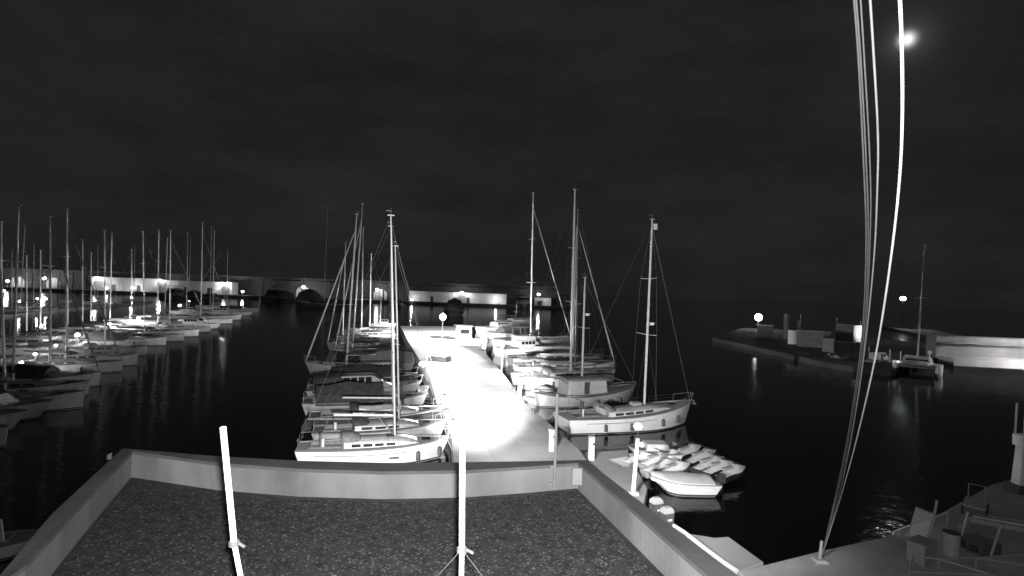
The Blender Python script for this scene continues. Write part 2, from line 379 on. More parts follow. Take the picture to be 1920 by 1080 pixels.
def coachroof(root, st, t0, t1, h, wf=.62, m_=cabinm, windows=3, name='cabin'):
    rg = []
    K = 9
    for i in range(K):
        t = t0 + (t1 - t0) * i / (K - 1); _, x, w, z = at_t(st, t); ww = min(w * wf + .02, st[4][2] * wf)
        hh = h * (min(1, .25 + 2.6 * (1 - i / (K - 1))) ** .8) * (1 - .25 * i / (K - 1)); 
        if i == K - 1: hh = .03
        if i == 0: x0_ = x
        r = [(x, ww, z - .02), (x, ww * .93, z + hh * .75), (x, ww * .78, z + hh), (x, 0, z + hh * 1.07)]
        rg.append(r + [(a, -b, c) for a, b, c in r[:3][::-1]])
    c = MB().rings(rg).build(name, m_, root, True)
    for sgn in (1, -1):
        for k in range(windows):
            ta = t0 + (t1 - t0) * (.10 + .62 * k / windows); tb = ta + (t1 - t0) * .62 / windows * .78
            vs = []
            for tt in (ta, tb):
                i = (tt - t0) / (t1 - t0); _, x, w, z = at_t(st, tt); ww = min(w * wf + .02, st[4][2] * wf)
                hh = h * (min(1, .25 + 2.6 * (1 - i)) ** .8) * (1 - .25 * i)
                for q in (.22, .66): vs.append((x, sgn * (ww * (1 - .07 * q / .75) + .008), z - .02 + hh * q))
            v2 = [(a, b + sgn * .02, cc) for a, b, cc in vs]
            MB().add(vs + v2, [(4, 5, 7, 6), (0, 1, 5, 4), (2, 3, 7, 6), (0, 2, 6, 4), (1, 3, 7, 5)]).build('window', glass, c)
    return c
def rails(root, st, t0=.1, t1=.9, h=.6, nst=6, pulpit=True):
    m = MB()
    for sgn in (1, -1):
        pts = []
        for i in range(nst):
            _, x, w, z = at_t(st, t0 + (t1 - t0) * i / (nst - 1)); p = Vector((x, sgn * w * .96, z)); m.tube([p, p + Vector((0, 0, h))], .010, 5); pts.append(p + Vector((0, 0, h)))
        m.tube(pts, .005, 4); m.tube([p - Vector((0, 0, h * .45)) for p in pts], .004, 4)
    m.build('lifeline', wire, root)
    if pulpit:
        _, x, w, z = at_t(st, .9); xb, zb = st[-1][1], st[-1][3]
        m = MB().tube([(x, w * .95, z), (x, w * .95, z + h), (xb + .1, .16, zb + h + .05), (xb + .1, -.16, zb + h + .05), (x, -w * .95, z + h), (x, -w * .95, z)], .018, 6)
        m.tube([(xb - .1, .1, zb), (xb + .1, .16, zb + h + .05)], .014, 5).tube([(xb - .1, -.1, zb), (xb + .1, -.16, zb + h + .05)], .014, 5)
        m.build('bow_pulpit', steel, root)
        _, x, w, z = at_t(st, .09); xa = st[0][1] + .08; wa = st[0][2]; za = st[0][3]
        MB().tube([(x, w * .95, z), (x, w * .95, z + h), (xa, wa * .9, za + h), (xa, wa * .35, za + h), (xa, wa * .35, za)], .016, 6).tube([(x, -w * .95, z), (x, -w * .95, z + h), (xa, -wa * .9, za + h), (xa, -wa * .35, za + h), (xa, -wa * .35, za)], .016, 6).build('stern_rail', steel, root)
def place(sp, bp):
    a, b = W(*sp), W(*bp); c = (a + b) / 2; c.z = 0
    return c, math.atan2(b.y - a.y, b.x - a.x), (b - a).length
def tolocal(c, rz, p):
    v = Vector(p) - c; ca, sa = math.cos(-rz), math.sin(-rz); return Vector((v.x * ca - v.y * sa, v.x * sa + v.y * ca, v.z))
def mast_t(c, rz, Lh, px):    # where along the boat its centreline crosses image column px
    best = .5; e = 1e9
    for i in range(20, 91):
        t = i / 100; x = -Lh / 2 + Lh * t; p = c + Vector((x * math.cos(rz), x * math.sin(rz), 1.2)); q = abs(PX(p)[0] - px)
        if q < e: e = q; best = t
    return best
def rig(root, st, c, rz, Lh, pxb, top, r=.085, boom='bare', stay=True, jib=False, spreaders=2, wires=True, boomlen=.36, roofz=.35, back=True, radar=False, boomside=1, bz=None, mm=None):
    t = mast_t(c, rz, Lh, pxb); _, x, w, z = at_t(st, t); base = Vector((x, 0, z + roofz * .8))
    bw = c + Vector((x * math.cos(rz), x * math.sin(rz), base.z)); tw = D(top[0], top[1], bw.y); T = tolocal(c, rz, tw)
    ax = T - base; mm = mm or alu
    mast = MB().tube([base - Vector((0, 0, .3)), base + ax * .5, base + ax * .85, T], [r, r, r * .85, r * .6], 10, .75).box(T + Vector((0, 0, .04)), (.42, .1, .06)).build('mast', mm, root, True)
    MB().tube([T, T + Vector((.0, 0, .5))], .012, 4).box(T + Vector((-.15, 0, .32)), (.3, .02, .03)).build('wind_vane', steel, mast)
    for k in range(spreaders):
        q = base + ax * (.38 + .30 * k if spreaders > 1 else .52); s_ = w * (.78 - .18 * k)
        MB().tube([q + Vector((-.12, -s_, .08)), q, q + Vector((-.12, s_, .08))], [.02, .035, .02], 6).build('spreader', mm, mast)
    if wires:
        m = MB(); hs = [base + ax * f for f in ((.38, .68, .98) if spreaders > 1 else (.52, .98))]
        for sgn in (1, -1):
            m.tube([(x - .1, sgn * w * .93, z)] + [hs[0] + Vector((-.12, sgn * w * .78, .08))] + ([hs[1] + Vector((-.12, sgn * w * .6, .08))] if spreaders > 1 else []) + [hs[-1]], .005, 4)
            m.tube([(x + .25, sgn * w * .9, z), hs[0]], .004, 4)
        if back:
            m.tube([(st[0][1] + .1, 0, st[0][3] + .1), T], back if isinstance(back, float) else .005, 4)
        m.build('rigging', wire, root)
    if stay:
        F = base + ax * (.9 if jib else .97); bow = Vector((st[-1][1] - .15, 0, st[-1][3] + .05))
        dv = F - bow
        if jib: MB().tube([bow, bow + dv * .06, bow + dv * .5, bow + dv * .93, F], [.03, .09, .075, .045, .015], 8).build('furled_jib', canvas_white if jib is True else jib, root, True)
        else: MB().tube([bow, F], .012, 4).build('forestay', wire, root)
    if boom:
        bl = Lh * boomlen; zz = base.z + .75 if bz is None else bz; g = base + ax * ((zz - base.z) / ax.z); e = Vector((g.x - bl, 0, zz + .12))
        b = MB().tube([g + Vector((-.05, 0, 0)), e], .075, 8).build('boom', mm, root, True)
        MB().tube([base + Vector((-.1, 0, .1)), g.lerp(e, .3)], .025, 6).build('vang', steel, b)
        if boom != 'bare':
            cm = {'dark': canvas_dark, 'grey': canvas_grey, 'white': canvas_white}[boom]
            pts = [g.lerp(e, k) + Vector((0, 0, .14 + .05 * math.sin(7 * k))) for k in (0, .12, .3, .5, .7, .9, 1.0)]
            MB().tube([pts[0] + Vector((.1, 0, .5))] + pts, [.1, .22, .21, .2, .19, .17, .13, .07], 8, .75).build('sail_cover', cm, b, True)
    if radar:
        p = base + ax * radar + Vector((.42, 0, 0)); MB().tube([p - Vector((0, 0, .12)), p + Vector((0, 0, .1))], [.14, .27], 12).tube([p - Vector((.45, 0, .1)), p - Vector((0, 0, .1))], .03, 5).build('radar_dome', whitepaint, mast)
    return base, ax
def sprayhood(root, st, t, m_=canvas_grey, h=.75, name='spray_hood', ln=1.3, wf=.6, z0=0.0, legs=False):
    _, x, w, z = at_t(st, t); ww = w * wf; z += z0; rg = []
    for i, (dx, k) in enumerate(((0, 1), (.45 * ln, .97), (.8 * ln, .7), (ln, .12))):
        rg.append([(x + dx, ww * math.cos(a) * (1 - .1 * i / 3), z + (h * k) * max(0, math.sin(a)) ** .6 - (0.02 if not legs else -.0)) for a in [math.pi * q / 8 for q in range(9)]])
    o = MB().rings(rg, False, False, False).build(name, m_, root, True); sm = o.modifiers.new('t', 'SOLIDIFY'); sm.thickness = .03; return o
def bimini(root, st, ta, tb, h=1.95, m_=canvas_grey):
    _, xa, w, z = at_t(st, ta); _, xb, _, _ = at_t(st, tb); ww = w * .8; rg = []
    for i in range(5):
        x = xa + (xb - xa) * i / 4; k = 1 - .05 * abs(i - 2)
        rg.append([(x, ww * q, z + h * k + .12 * (1 - q * q)) for q in (-1, -.6, 0, .6, 1)])
    o = MB().rings(rg, False, False, False).build('bimini', m_, root, True); sm = o.modifiers.new('t', 'SOLIDIFY'); sm.thickness = .04
    m = MB()
    for x in (xa, (xa + xb) / 2, xb):
        for s_ in (1, -1): m.tube([((xa + xb) / 2, s_ * w * .9, z), (x, s_ * ww, z + h * .93)], .015, 5)
    m.build('bimini_frame', steel, o)
def fenders(root, st, ts, side, r=.13, l=.6):
    for t in ts:
        _, x, w, z = at_t(st, t); y = side * (w + r + .03)
        f = MB().tube([(x, y, z * .72), (x, y, z * .72 - .06), (x, y, z * .72 - l + .06), (x, y, z * .72 - l)], [.04, r, r, .04], 10).build('fender', fenderm, root, True)
        MB().tube([(x, side * w * .97, z + .3), (x, y, z * .72)], .012, 4).build('fender_rope', ropem, f)
def wheel(root, st, t):
    _, x, w, z = at_t(st, t)
    p = MB().tube([(x, 0, z - .5), (x, 0, z + .45)], [.12, .08], 8).build('steering_pedestal', gel, root)
    MB().torus((x - .12, 0, z + .4), .42, .018, 'x', 20, 5).tube([(x - .12, -.42, z + .4), (x - .12, .42, z + .4)], .012, 4).tube([(x - .12, 0, z - .02), (x - .12, 0, z + .82)], .012, 4).build('steering_wheel', steel, p)
ORD = ['first', 'second', 'third', 'fourth', 'fifth', 'sixth', 'seventh', 'eighth', 'ninth', 'tenth', 'eleventh', 'twelfth', 'thirteenth', 'fourteenth', 'fifteenth', 'sixteenth', 'seventeenth', 'eighteenth', 'nineteenth', 'twentieth']

def yacht(sp=None, bp=None, label='', group=None, pl=None, B=None, zs=1.05, zb=1.35, hullm=gel, cab=(.3, .78, .42), mast=None, boom='bare', jib=False, rake=.5, hood=None, bim=None, fend=None, wh=False, det=True, cockpit=(.07, .3), spreaders=2, boomlen=.36, cover=None, radar=False, transom=.72, windows=3, deckmat=deckm, extra=None, r=.085, bz=None, cabm=cabinm, mm=None, stay=True, back=True):
    c, rz, Lh = pl if pl else place(sp, bp)
    B = B or Lh * .31
    root = thing('sailing_yacht', label, 'sailing yacht', c, rz, group)
    st = make_hull(root, Lh, B, zs, zb, transom=transom, rake=rake, hullm=hullm, deckmat=deckmat, cockpit=cockpit, n=14, det=det)
    if cab: coachroof(root, st, cab[0], cab[1], cab[2], windows=windows if det else 2, m_=cabm)
    if det:
        rails(root, st)
        for th in (.84, .6):
            _, x, w, z = at_t(st, th); MB().box((x, 0, z + (.06 if th > .8 else (cab[2] if cab else 0) + .03)), (.55, .5, .06)).build('hatch', glass, root, bevel=.02)
    if mast: rig(root, st, c, rz, Lh, mast[0], mast[1], boom=boom, jib=jib, spreaders=spreaders, wires=det or True, back=back, boomlen=boomlen, roofz=cab[2] if cab else 0, radar=radar, r=r, bz=bz, mm=mm, stay=stay)
    if hood: sprayhood(root, st, cab[0] - .02, hood, z0=.1)
    if bim: bimini(root, st, bim[0], bim[1], m_=bim[2])
    if fend: fenders(root, st, fend[0], fend[1])
    if wh: wheel(root, st, .16)
    if cover:                                   # winter cover draped boom high over the deck like a ridge tent
        t0, t1, hh, cm = cover; rg = []
        for i in range(9):
            t = t0 + (t1 - t0) * i / 8; _, x, w, z = at_t(st, t); k = hh * (1 - .18 * abs(i - 4) / 4) + .06 * math.sin(5 * i)
            r_ = [(x, w * 1.02, z - .18), (x, w * .98, z + .12), (x, w * .55, z + k * .62), (x, 0, z + k)]
            rg.append(r_ + [(a, -b, cc) for a, b, cc in r_[:3][::-1]])
        MB().rings(rg, True, True, False).build('boat_cover', cm, root, True)
    return root, st, c, rz, Lh

def motorboat(sp=None, bp=None, label='', group=None, pl=None, B=None, zs=1.0, zb=1.5, hullm=gel, fly=False, cover=None, cab=(.28, .72, 1.25), det=True, name='motor_yacht', cat='motor boat', rail=True, windows=4, outboard=False, cabm=cabinm):
    c, rz, Lh = pl if pl else place(sp, bp); B = B or Lh * .33
    root = thing(name, label, cat, c, rz, group)
    st = make_hull(root, Lh, B, zs, zb, rake=.9, transom=.9, hullm=hullm, cockpit=(.05, cab[0] - .03) if cab else (.2, .6), n=12 if det else 8, det=det)
    if cab:
        rg = []; t0, t1, h = cab
        for f, hh in ((0, .98), (.35, 1.0), (.62, .97), (.8, .52), (1.0, .08)):
            t = t0 + (t1 - t0) * f; _, x, w, z = at_t(st, t); ww = min(w, st[4][2]) * .74
            r = [(x, ww, z - .02), (x, ww * .96, z + h * hh * .45), (x, ww * .8, z + h * hh * .97), (x, 0, z + h * hh)]
            rg.append(r + [(a, -b, cc) for a, b, cc in r[:3][::-1]])
        cb = MB().rings(rg, True, True, False).build('cabin', cabm, root, True)
        for sgn in (1, -1):
            for k in range(windows):
                fa = .05 + .56 * k / windows; fb = fa + .56 / windows * .85; vs = []
                for f in (fa, fb):
                    t = t0 + (t1 - t0) * f; _, x, w, z = at_t(st, t); ww = min(w, st[4][2]) * .74
                    for q in (.5, .88): vs.append((x, sgn * (ww * (.96 - .16 * (q - .45) / .52) + .015), z + h * q))
                MB().add(vs, [(0, 1, 3, 2)]).build('window', glass, cb)
        _, xa, w, z = at_t(st, t0 + (t1 - t0) * .63); _, xb, w2, z2 = at_t(st, t0 + (t1 - t0) * .79); wa = min(w, st[4][2]) * .6; wb = min(w2, st[4][2]) * .66
        MB().add([(xa + .02, wa, z + h * .99), (xa + .02, -wa, z + h * .99), (xb + .03, -wb, z2 + h * .58), (xb + .03, wb, z2 + h * .58)], [(0, 1, 2, 3)]).build('windscreen', glass, cb)
    if fly:
        _, x, w, z = at_t(st, .42); zt = z + cab[2] * 1.02
        MB().box((x, 0, zt + .35), (Lh * .3, B * .6, .7), taper=.9).build('flybridge', cabm, root, bevel=.05)
        MB().box((x - .3, 0, zt + 2.1), (Lh * .26, B * .58, .1)).build('hardtop', fly, root, bevel=.04)
        m = MB()
        for sx in (-.12, .1):
            for s_ in (1, -1): m.tube([(x + sx * Lh, s_ * B * .27, zt + .6), (x + sx * Lh - .2, s_ * B * .27, zt + 2.1)], .04, 5)
        m.build('hardtop_post', steel, root)
    if rail: rails(root, st, .45, .95, .55, 5)
    if cover:
        t0, t1, hh, cm = cover; rg = []
        for i in range(9):
            t = t0 + (t1 - t0) * i / 8; _, x, w, z = at_t(st, t); k = hh * (1 - .5 * ((i - 3) / 5) ** 2) + .05 * math.sin(5 * i)
            r_ = [(x, w * 1.03, z - .2), (x, w * 1.0, z + .1), (x, w * .6, z + max(.2, k * .8)), (x, 0, z + max(.25, k))]
            rg.append(r_ + [(a, -b, cc) for a, b, cc in r_[:3][::-1]])
        MB().rings(rg, True, True, False).build('boat_cover', cm, root, True)
    if outboard:
        x = st[0][1] - .3; z = st[0][3]
        MB().rings([[(x + a, b, z - .15 + h_) for a, b in ((-.2 * k, -.17 * k), (.25 * k, -.17 * k), (.25 * k, .17 * k), (-.2 * k, .17 * k))] for h_, k in ((0, .8), (.12, 1), (.42, .95), (.55, .6))]).box((x, 0, z - .6), (.16, .1, .9)).build('outboard_motor', rubber if outboard == 'dark' else gelgrey, root, bevel=.03)
    return root, st, c, rz, Lh

# ---- row on the left side of the pier, near to far
G1 = 'yachts moored along the left side of the pier'
y1 = yacht((556, 869), (840, 857), 'white sailing yacht with bright hull closest to the parapet, left of the pier', G1, zs=1.0, zb=1.3, mast=(741, (733, 405)), boom='bare', boomlen=.40, bz=2.75, fend=((.78, .93), -1), wh=True, hood=canvas_grey, windows=4, r=.1)
root, st = y1[0], y1[1]
_, x, w, z = at_t(st, .62); MB().tube([(x + .3, -(w + .012), .52), (x - .3, -(w + .012), .52)], .05, 6).build('porthole', glass, root)
m = MB()
for i in range(12):
    pass
vs = []
for i in range(10):
    _, x, w, z = at_t(st, .12 + .6 * i / 9); vs += [(x, -(w + .012), z * .70), (x, -(w + .012), z * .70 + .035)]
m.add(vs, [(2 * i, 2 * i + 1, 2 * i + 3, 2 * i + 2) for i in range(9)]).build('hull_stripe', boot, root)
yacht((585, 836), (836, 824), 'sailing yacht with striped lazy bag, second from the parapet left of the pier', G1, zs=1.05, zb=1.4, hullm=gelgrey, deckmat=teak, mast=(749, (741, 462)), boom='grey', boomlen=.3, wh=True, hood=canvas_dark, cabm=gelgrey)
yacht((578, 806), (838, 796), 'dark yacht with long bare boom, third from the parapet left of the pier', G1, zs=1.05, zb=1.4, hullm=darkhull, mast=(738, (733, 425)), boom='bare', boomlen=.36, hood=canvas_dark, deckmat=teak, cabm=gelgrey)
yacht((566, 776), (800, 766), 'yacht under a dark full cover, fourth from the parapet left of the pier', G1, hullm=gelgrey, mast=None, cab=(.3, .75, .4), cover=(.1, .62, 1.5, canvas_dark), deckmat=teak, cabm=gelgrey)
motorboat((575, 748), (772, 742), 'dark motor boat with grey cabin behind the cover-draped yacht, left of the pier', G1, hullm=gelgrey, cover=(.05, .5, 1.4, canvas_dark), deckless=False) if False else motorboat((575, 748), (790, 742), 'dim grey motor boat with dark cockpit cover, left of the pier', G1, hullm=gelgrey, cover=(.05, .5, 1.4, canvas_dark), cabm=gelgrey)
yacht((590, 727), (782, 722), 'low grey sloop with covered deck between two larger hulls, left of the pier', G1, hullm=darkhull, cover=(.15, .8, 1.2, canvas_dark), cab=None, deckmat=teak)
yacht((752, 706), (570, 708), 'classic yacht with a row of cabin windows, bow pointing left away from the pier', G1, zs=1.3, zb=1.9, hullm=gelgrey, mast=(650, (669, 402)), boom='dark', boomlen=.3, jib=True, windows=5, wh=True, fend=((.3, .5), 1), r=.14, cab=(.12, .5, .5), rake=.9)
motorboat((772, 692), (672, 694), 'broad motor boat wrapped in a pale grey cover, left of the pier', G1, hullm=gelgrey, zs=1.2, cover=(.0, .97, 1.7, canvas_grey), B=3.8)
yacht((765, 672), (625, 674), 'tall masted sloop with bow pointing left, just beyond the pale covered boat', G1, hullm=darkhull, mast=(660, (680, 383)), boom='dark', jib=True, r=.14, B=3.8)
yacht((748, 657), (612, 658), 'sloop with thick furled jib sloping down left beyond the tallest left mast', G1, hullm=gelgrey, mast=(642, (648, 456)), boom='grey', jib=True, r=.13, B=3.8)
yacht((745, 645), (630, 645), 'slender masted yacht with grey hull near the far half of the pier, left side', G1, hullm=gelgrey, mast=(677, (681, 428)), boom='grey', B=3.8, r=.12)
yacht((742, 636), (640, 635), 'small yacht with short mast near the far end of the pier, left side', G1, hullm=gel, mast=(693, (696, 477)), boom='dark', B=3.6, r=.11)
yacht((740, 627), (655, 626), 'white yacht with the shortest mast at the far end of the pier, left side', G1, hullm=gel, mast=(712, (715, 545)), boom='white', B=3.6, r=.11)
motorboat((742, 618), (690, 617), 'white motor boat last in the row at the far end of the pier', G1, hullm=gel, zs=1.3)

# ---- row on the right side of the pier
G2 = 'yachts moored along the right side of the pier'
y2 = yacht((1050, 808), (1294, 793), 'long white sailing yacht with dark fenders nearest on the right of the pier', G2, zs=1.15, zb=1.95, mast=(1208, (1223, 412)), boom=None, fend=((.24, .42, .66, .8), -1), wh=True, hood=canvas_grey, windows=4, r=.12, rake=.6, bim=None, B=3.9, radar=.44)
root, st = y2[0], y2[1]
tip = tolocal(y2[2], y2[3], D(1229, 425, (y2[2].y + .3))); MB().box(tip, (.28, .2, .5)).build('radar_reflector', whitepaint, root, bevel=.03)
# wheel arch, liferaft and furler details
_, x, w, z = at_t(st, .12); MB().tube([(x, w * .9, z), (x - .1, w * .9, z + 1.3), (x - .1, -w * .9, z + 1.3), (x, -w * .9, z)], .03, 6).build('stern_arch', steel, root)
_, x, w, z = at_t(st, .55); MB().box((x, 0, z + .62), (.9, .7, .25), taper=.85).build('life_raft', gelgrey, root, bevel=.04)
vs = []; m = MB()
for i in range(10):
    _, x, w, z = at_t(st, .12 + .5 * i / 9); vs += [(x, -(w + .012), z * .72), (x, -(w + .012), z * .72 + .04)]
m.add(vs, [(2 * i, 2 * i + 1, 2 * i + 3, 2 * i + 2) for i in range(9)]).build('hull_stripe', boot, root)
bx = st[-1][1]; MB().tube([(bx - .2, 0, st[-1][3] + .05), (bx + .3, 0, st[-1][3] - .02), (bx + .38, 0, st[-1][3] - .3)], [.05, .05, .03], 6).box((bx + .35, 0, st[-1][3] - .3), (.1, .4, .08)).build('anchor', steel, root)
# classic wooden double ender with a wheelhouse
c, rz, Lh = place((1003, 762), (1192, 752))
root = thing('wooden_fishing_boat', 'wooden double ended boat with grey wheelhouse and dark mast behind the long white yacht', 'fishing boat', c, rz)
st = make_hull(root, Lh, 3.6, .95, 1.75, 1.25, transom=.25, rake=.9, hullm=gelgrey, deckmat=teak, cockpit=(.06, .18))
_, xa, w, z = at_t(st, .27)
MB().box((-.6, 0, .95 + .75), (4.4, 2.3, 1.6), taper=.93).build('wheelhouse', mat('grey_cabin_paint', .42, .5), root, bevel=.06)
rg = [[(xx, yy * 1.32, 2.5 + .22 * (1 - yy * yy) - (.25 if abs(xx + .6) > 2.4 else 0)) for yy in (-1, -.6, 0, .6, 1)] for xx in (-3.1, -2.9, -.6, 1.7, 1.95)]
o = MB().rings(rg, False, False, False).build('wheelhouse_roof', canvas_grey, root, True); o.modifiers.new('t', 'SOLIDIFY').thickness = .06
for s_ in (.5, -.5): MB().box((1.53, s_, 1.95), (.05, .7, .6)).build('window', glass, root)
MB().box((-.75, -1.15, 1.75), (.55, .05, 1.15)).build('door', darkpaint, root)
MB().tube([(x, -w - .02, z + .22) for t, x, w, z in st], .05, 6).tube([(x, w + .02, z + .22) for t, x, w, z in st], .05, 6).build('gunwale', wood, root)
m = MB().tube([(2.1, .9, 2.7), (4.3, .3, 2.0)], .05, 6).build('davit_spar', wood, root)
rig(root, st, c, rz, Lh, 1091, (1097, 521), r=.12, boom=None, spreaders=1, roofz=1.4, radar=.65, mm=metalgrey)
fenders(root, st, (.35, .5, .62, .72), -1, .2, .7)
# its white tender at the stern
MB_t = motorboat((992, 757), (1036, 748), 'small white tender with upturned cover at the wooden boat\'s stern', None, zs=.55, zb=.75, cab=None, rail=False, name='tender', cat='dinghy', cover=(.3, .95, .9, canvas_white), B=1.9)
yacht((965, 727), (1152, 722), 'sailing yacht with bright stern and a grey bimini just past the wooden boat', G2, zs=1.35, zb=1.9, mast=(1070, (1078, 356)), boom='grey', boomlen=.3, jib=False, bim=(.04, .3, canvas_grey), hood=canvas_grey, wh=True, r=.17, rake=.2, B=4.2, fend=((.3, .45), -1))
yacht((968, 706), (1152, 702), 'sailing yacht with a long furled jib, second behind the wooden boat', G2, zs=1.35, zb=1.9, mast=(1079, (1084, 394)), boom='white', jib=True, r=.13, B=4.2, wh=True, rake=.3)
yacht((955, 686), (1130, 683), 'dark decked yacht with white covered boom behind two taller masts', G2, zs=1.2, zb=1.6, hullm=gelgrey, mast=(1074, (1081, 425)), boom='white', r=.11, B=4.0, boomlen=.42, deckmat=teak)
motorboat((935, 669), (1040, 664), 'white motor cruiser with grey canopy halfway along the right side of the pier', G2, zs=1.4, fly=canvas_grey, B=4.2)
yacht((930, 652), (1070, 648), 'large yacht with long forestay and the leftmost tall right hand mast', G2, zs=1.4, zb=2.0, mast=(995, (1000, 362)), boom='dark', jib=True, r=.2, B=4.6, boomlen=.4)
# workboat with tyre fenders, open wheelhouse
c, rz, Lh = place((846, 656), (915, 656))
root = thing('work_boat', 'white work boat with black tyre fenders on its side beside the pier lamp', 'work boat', c, rz)
st = make_hull(root, Lh, 3.4, 1.7, 2.0, transom=.9, rake=.4, cockpit=None)
MB().box((-1.2, .2, 3.0), (2.6, 2.2, 2.4), taper=.94).build('wheelhouse', cabinm, root, bevel=.06)
MB().box((-1.2, -.93, 3.3), (1.6, .06, .8)).build('window', glass, root)
MB().box((-1.2, .2, 4.27), (3.1, 2.6, .12)).build('roof', gelgrey, root)
for xx in (-1.9, -.4, 1.3):
    MB().torus((xx, -1.86, 1.0), .33, .14, 'y', 16, 7).build('tyre_fender', rubber, root, True)
yacht((905, 636), (1010, 632), 'white yacht with dark canopy beyond the large forestay yacht', G2, zs=1.4, zb=1.9, hullm=gel, B=4, cover=(.3, .8, 1.6, canvas_dark), cab=None)
motorboat((900, 624), (985, 620), 'white motor boat with low rail at the far right side of the pier', G2, zs=1.4, B=4)
yacht((935, 610), (1000, 607), 'small sailing boat with covered boom lying off the far end of the pier', None, zs=1.6, zb=2.2, hullm=gel, mast=(967, (969, 565)), boom='dark', boomlen=.5, B=4, r=.08)

# ---- left marina: boats moored to a floating pontoon, bows towards the open channel
NRM = Vector((math.cos(math.radians(15)), math.sin(math.radians(15)), 0)); HD = math.radians(15)
G3 = 'yachts moored in the left marina row'
def bowline(y): return -44.6 - .345 * (y - 61)
rowA = [  # bow waterline pixel, length, mast base px, mast top, jib, kind
 ((14, 838), 9.5, None, None, 0, 'w'), ((50, 806), 9.5, None, None, 0, 'm'), ((97, 784), 9, None, None, 0, 'm'), ((158, 765), 10.5, 9, (0, 470), 0, 'w'),
 ((168, 741), 10, 25, (35, 386), 0, 'w'), ((188, 724), 10, 93, (94, 406), 1, 'w'), ((230, 697), 11, 124, (126, 391), 1, 'w'), ((258, 685), 10.5, None, None, 0, 'w'),
 ((275, 667), 10, 197, (196, 433), 0, 'g'), ((312, 648), 13, None, None, 0, 'w'), ((345, 640), 11.5, 270, (268, 434), 0, 'g'), ((373, 631), 12, 296, (298, 431), 0, 'w'),
 ((395, 623), 12, 318, (320, 433), 1, 'g'), ((414, 617), 10, None, None, 0, 'c'), ((436, 607), 12, 377, (380, 418), 1, 'w'), ((452, 600), 13, 399, (402, 433), 0, 'w'),
 ((474, 592), 16, None, None, 0, 'c'), ((486, 585), 14, 426, (427, 470), 0, 'g')]
for i, (bp, Ln, mb, mt, jib, kd) in enumerate(rowA):
    b = W(*bp); c = b - NRM * (Ln / 2); c.z = 0
    jb = True if jib else False
    feat = {'w': 'white hull', 'g': 'grey hull', 'm': 'covered cockpit', 'c': 'cabin windows'}[kd] + (', furled jib' if jib else '') + (', tall mast' if mb else ' and no mast')
    lb = f'{ORD[i]} boat from the near end of the left marina, {feat}'
    hm = gelgrey if kd == 'g' else (mat('lit_toned_gelcoat', .68, .4, .15, 1.5) if i > 1 else gel)  # hull tone raised in place of more floodlight on the row
    if kd in 'wg':
        yacht(pl=(c, HD, Ln), label=lb, group=G3, hullm=hm, mast=(mb, mt) if mb else None, jib=canvas_grey if jib else False, boom=('grey', 'dark', 'bare')[i % 3], B=3.5, rake=.12, det=b.y < 75, zs=.95, zb=1.3 + .12 * (i % 2), hood=canvas_dark if i % 2 else canvas_grey, r=.12 if b.y < 75 else .13, fend=((.7,), -1) if b.y < 90 else None, bim=(.05, .28, canvas_grey) if i % 3 == 0 else None, deckmat=(teak, canvas_dark, teak)[i % 3], cabm=gelgrey, cover=(.1, .6, 1.2, canvas_dark) if i % 4 == 1 else None)
    else:
        motorboat(pl=(c, HD, Ln), label=lb, group=G3, zs=1.0, zb=1.35, B=3.4, cover=(.02, .5, 1.4, canvas_dark) if kd == 'm' else None, hullm=hm)
# second row, across the pontoon, bows left
rowB = [(50, (50, 480)), (76, (76, 470)), (155, (155, 450)), (170, (171, 475)), (206, (210, 438)), (247, (247, 468)), (309, (314, 447)), (350, (352, 436)), (394, (397, 426)), (3, (3, 416)), (127, (127, 470))]
rowC = [(63, (64, 455)), (38, (47, 423)), (252, (253, 460)), (183, (184, 458)), (354, (358, 446)), (22, (23, 468)), (415, (416, 474))]
def solve(px, off):
    lo, hi = 30.0, 320.0
    for _ in range(40):
        y = (lo + hi) / 2
        if PX((bowline(y) - off, y, 1))[0] < px: lo = y
        else: hi = y
    return y
for rows, off, wd_, g in ((rowB, 19.5, 'second', 'yachts moored behind the first left marina row'), (rowC, 62, 'farthest', 'farthest masts of the left marina')):
    for i, (mb, mt) in enumerate(sorted(rows)):
        y = solve(mb, off); Ln = 10.5
        c = Vector((bowline(y) - off, y, 0)) + NRM * .3
        yacht(pl=(c, HD + math.pi, Ln), label=f'{ORD[i]} mast from the left in the {wd_} left marina row', group=g, hullm=gelgrey if i % 2 else gel, mast=(mb, mt), boom=('grey', 'dark')[i % 2], det=False, B=3.4, r=.12, bim=(.05, .28, canvas_grey) if i % 3 == 0 else None)
# the pontoons between those rows
def strip(name, off, y0, y1, wd_, z):
    p = [(bowline(y0) - off, y0), (bowline(y1) - off, y1)]; 
    return struct(MB().prism([(p[0][0] - wd_ / 2, p[0][1]), (p[1][0] - wd_ / 2, p[1][1]), (p[1][0] + wd_ / 2, p[1][1]), (p[0][0] + wd_ / 2, p[0][1])], -.3, z).build(name, concrete))
strip('floating_pontoon', 13, 25, 210, 2.4, .6); strip('floating_pontoon', 56, 90, 240, 2.4, .6)
struct(MB().prism([(-150, 8), (-20, 8), (-20, 14), (-150, 14)], -.5, 1.0).build('shore_quay', quaym))

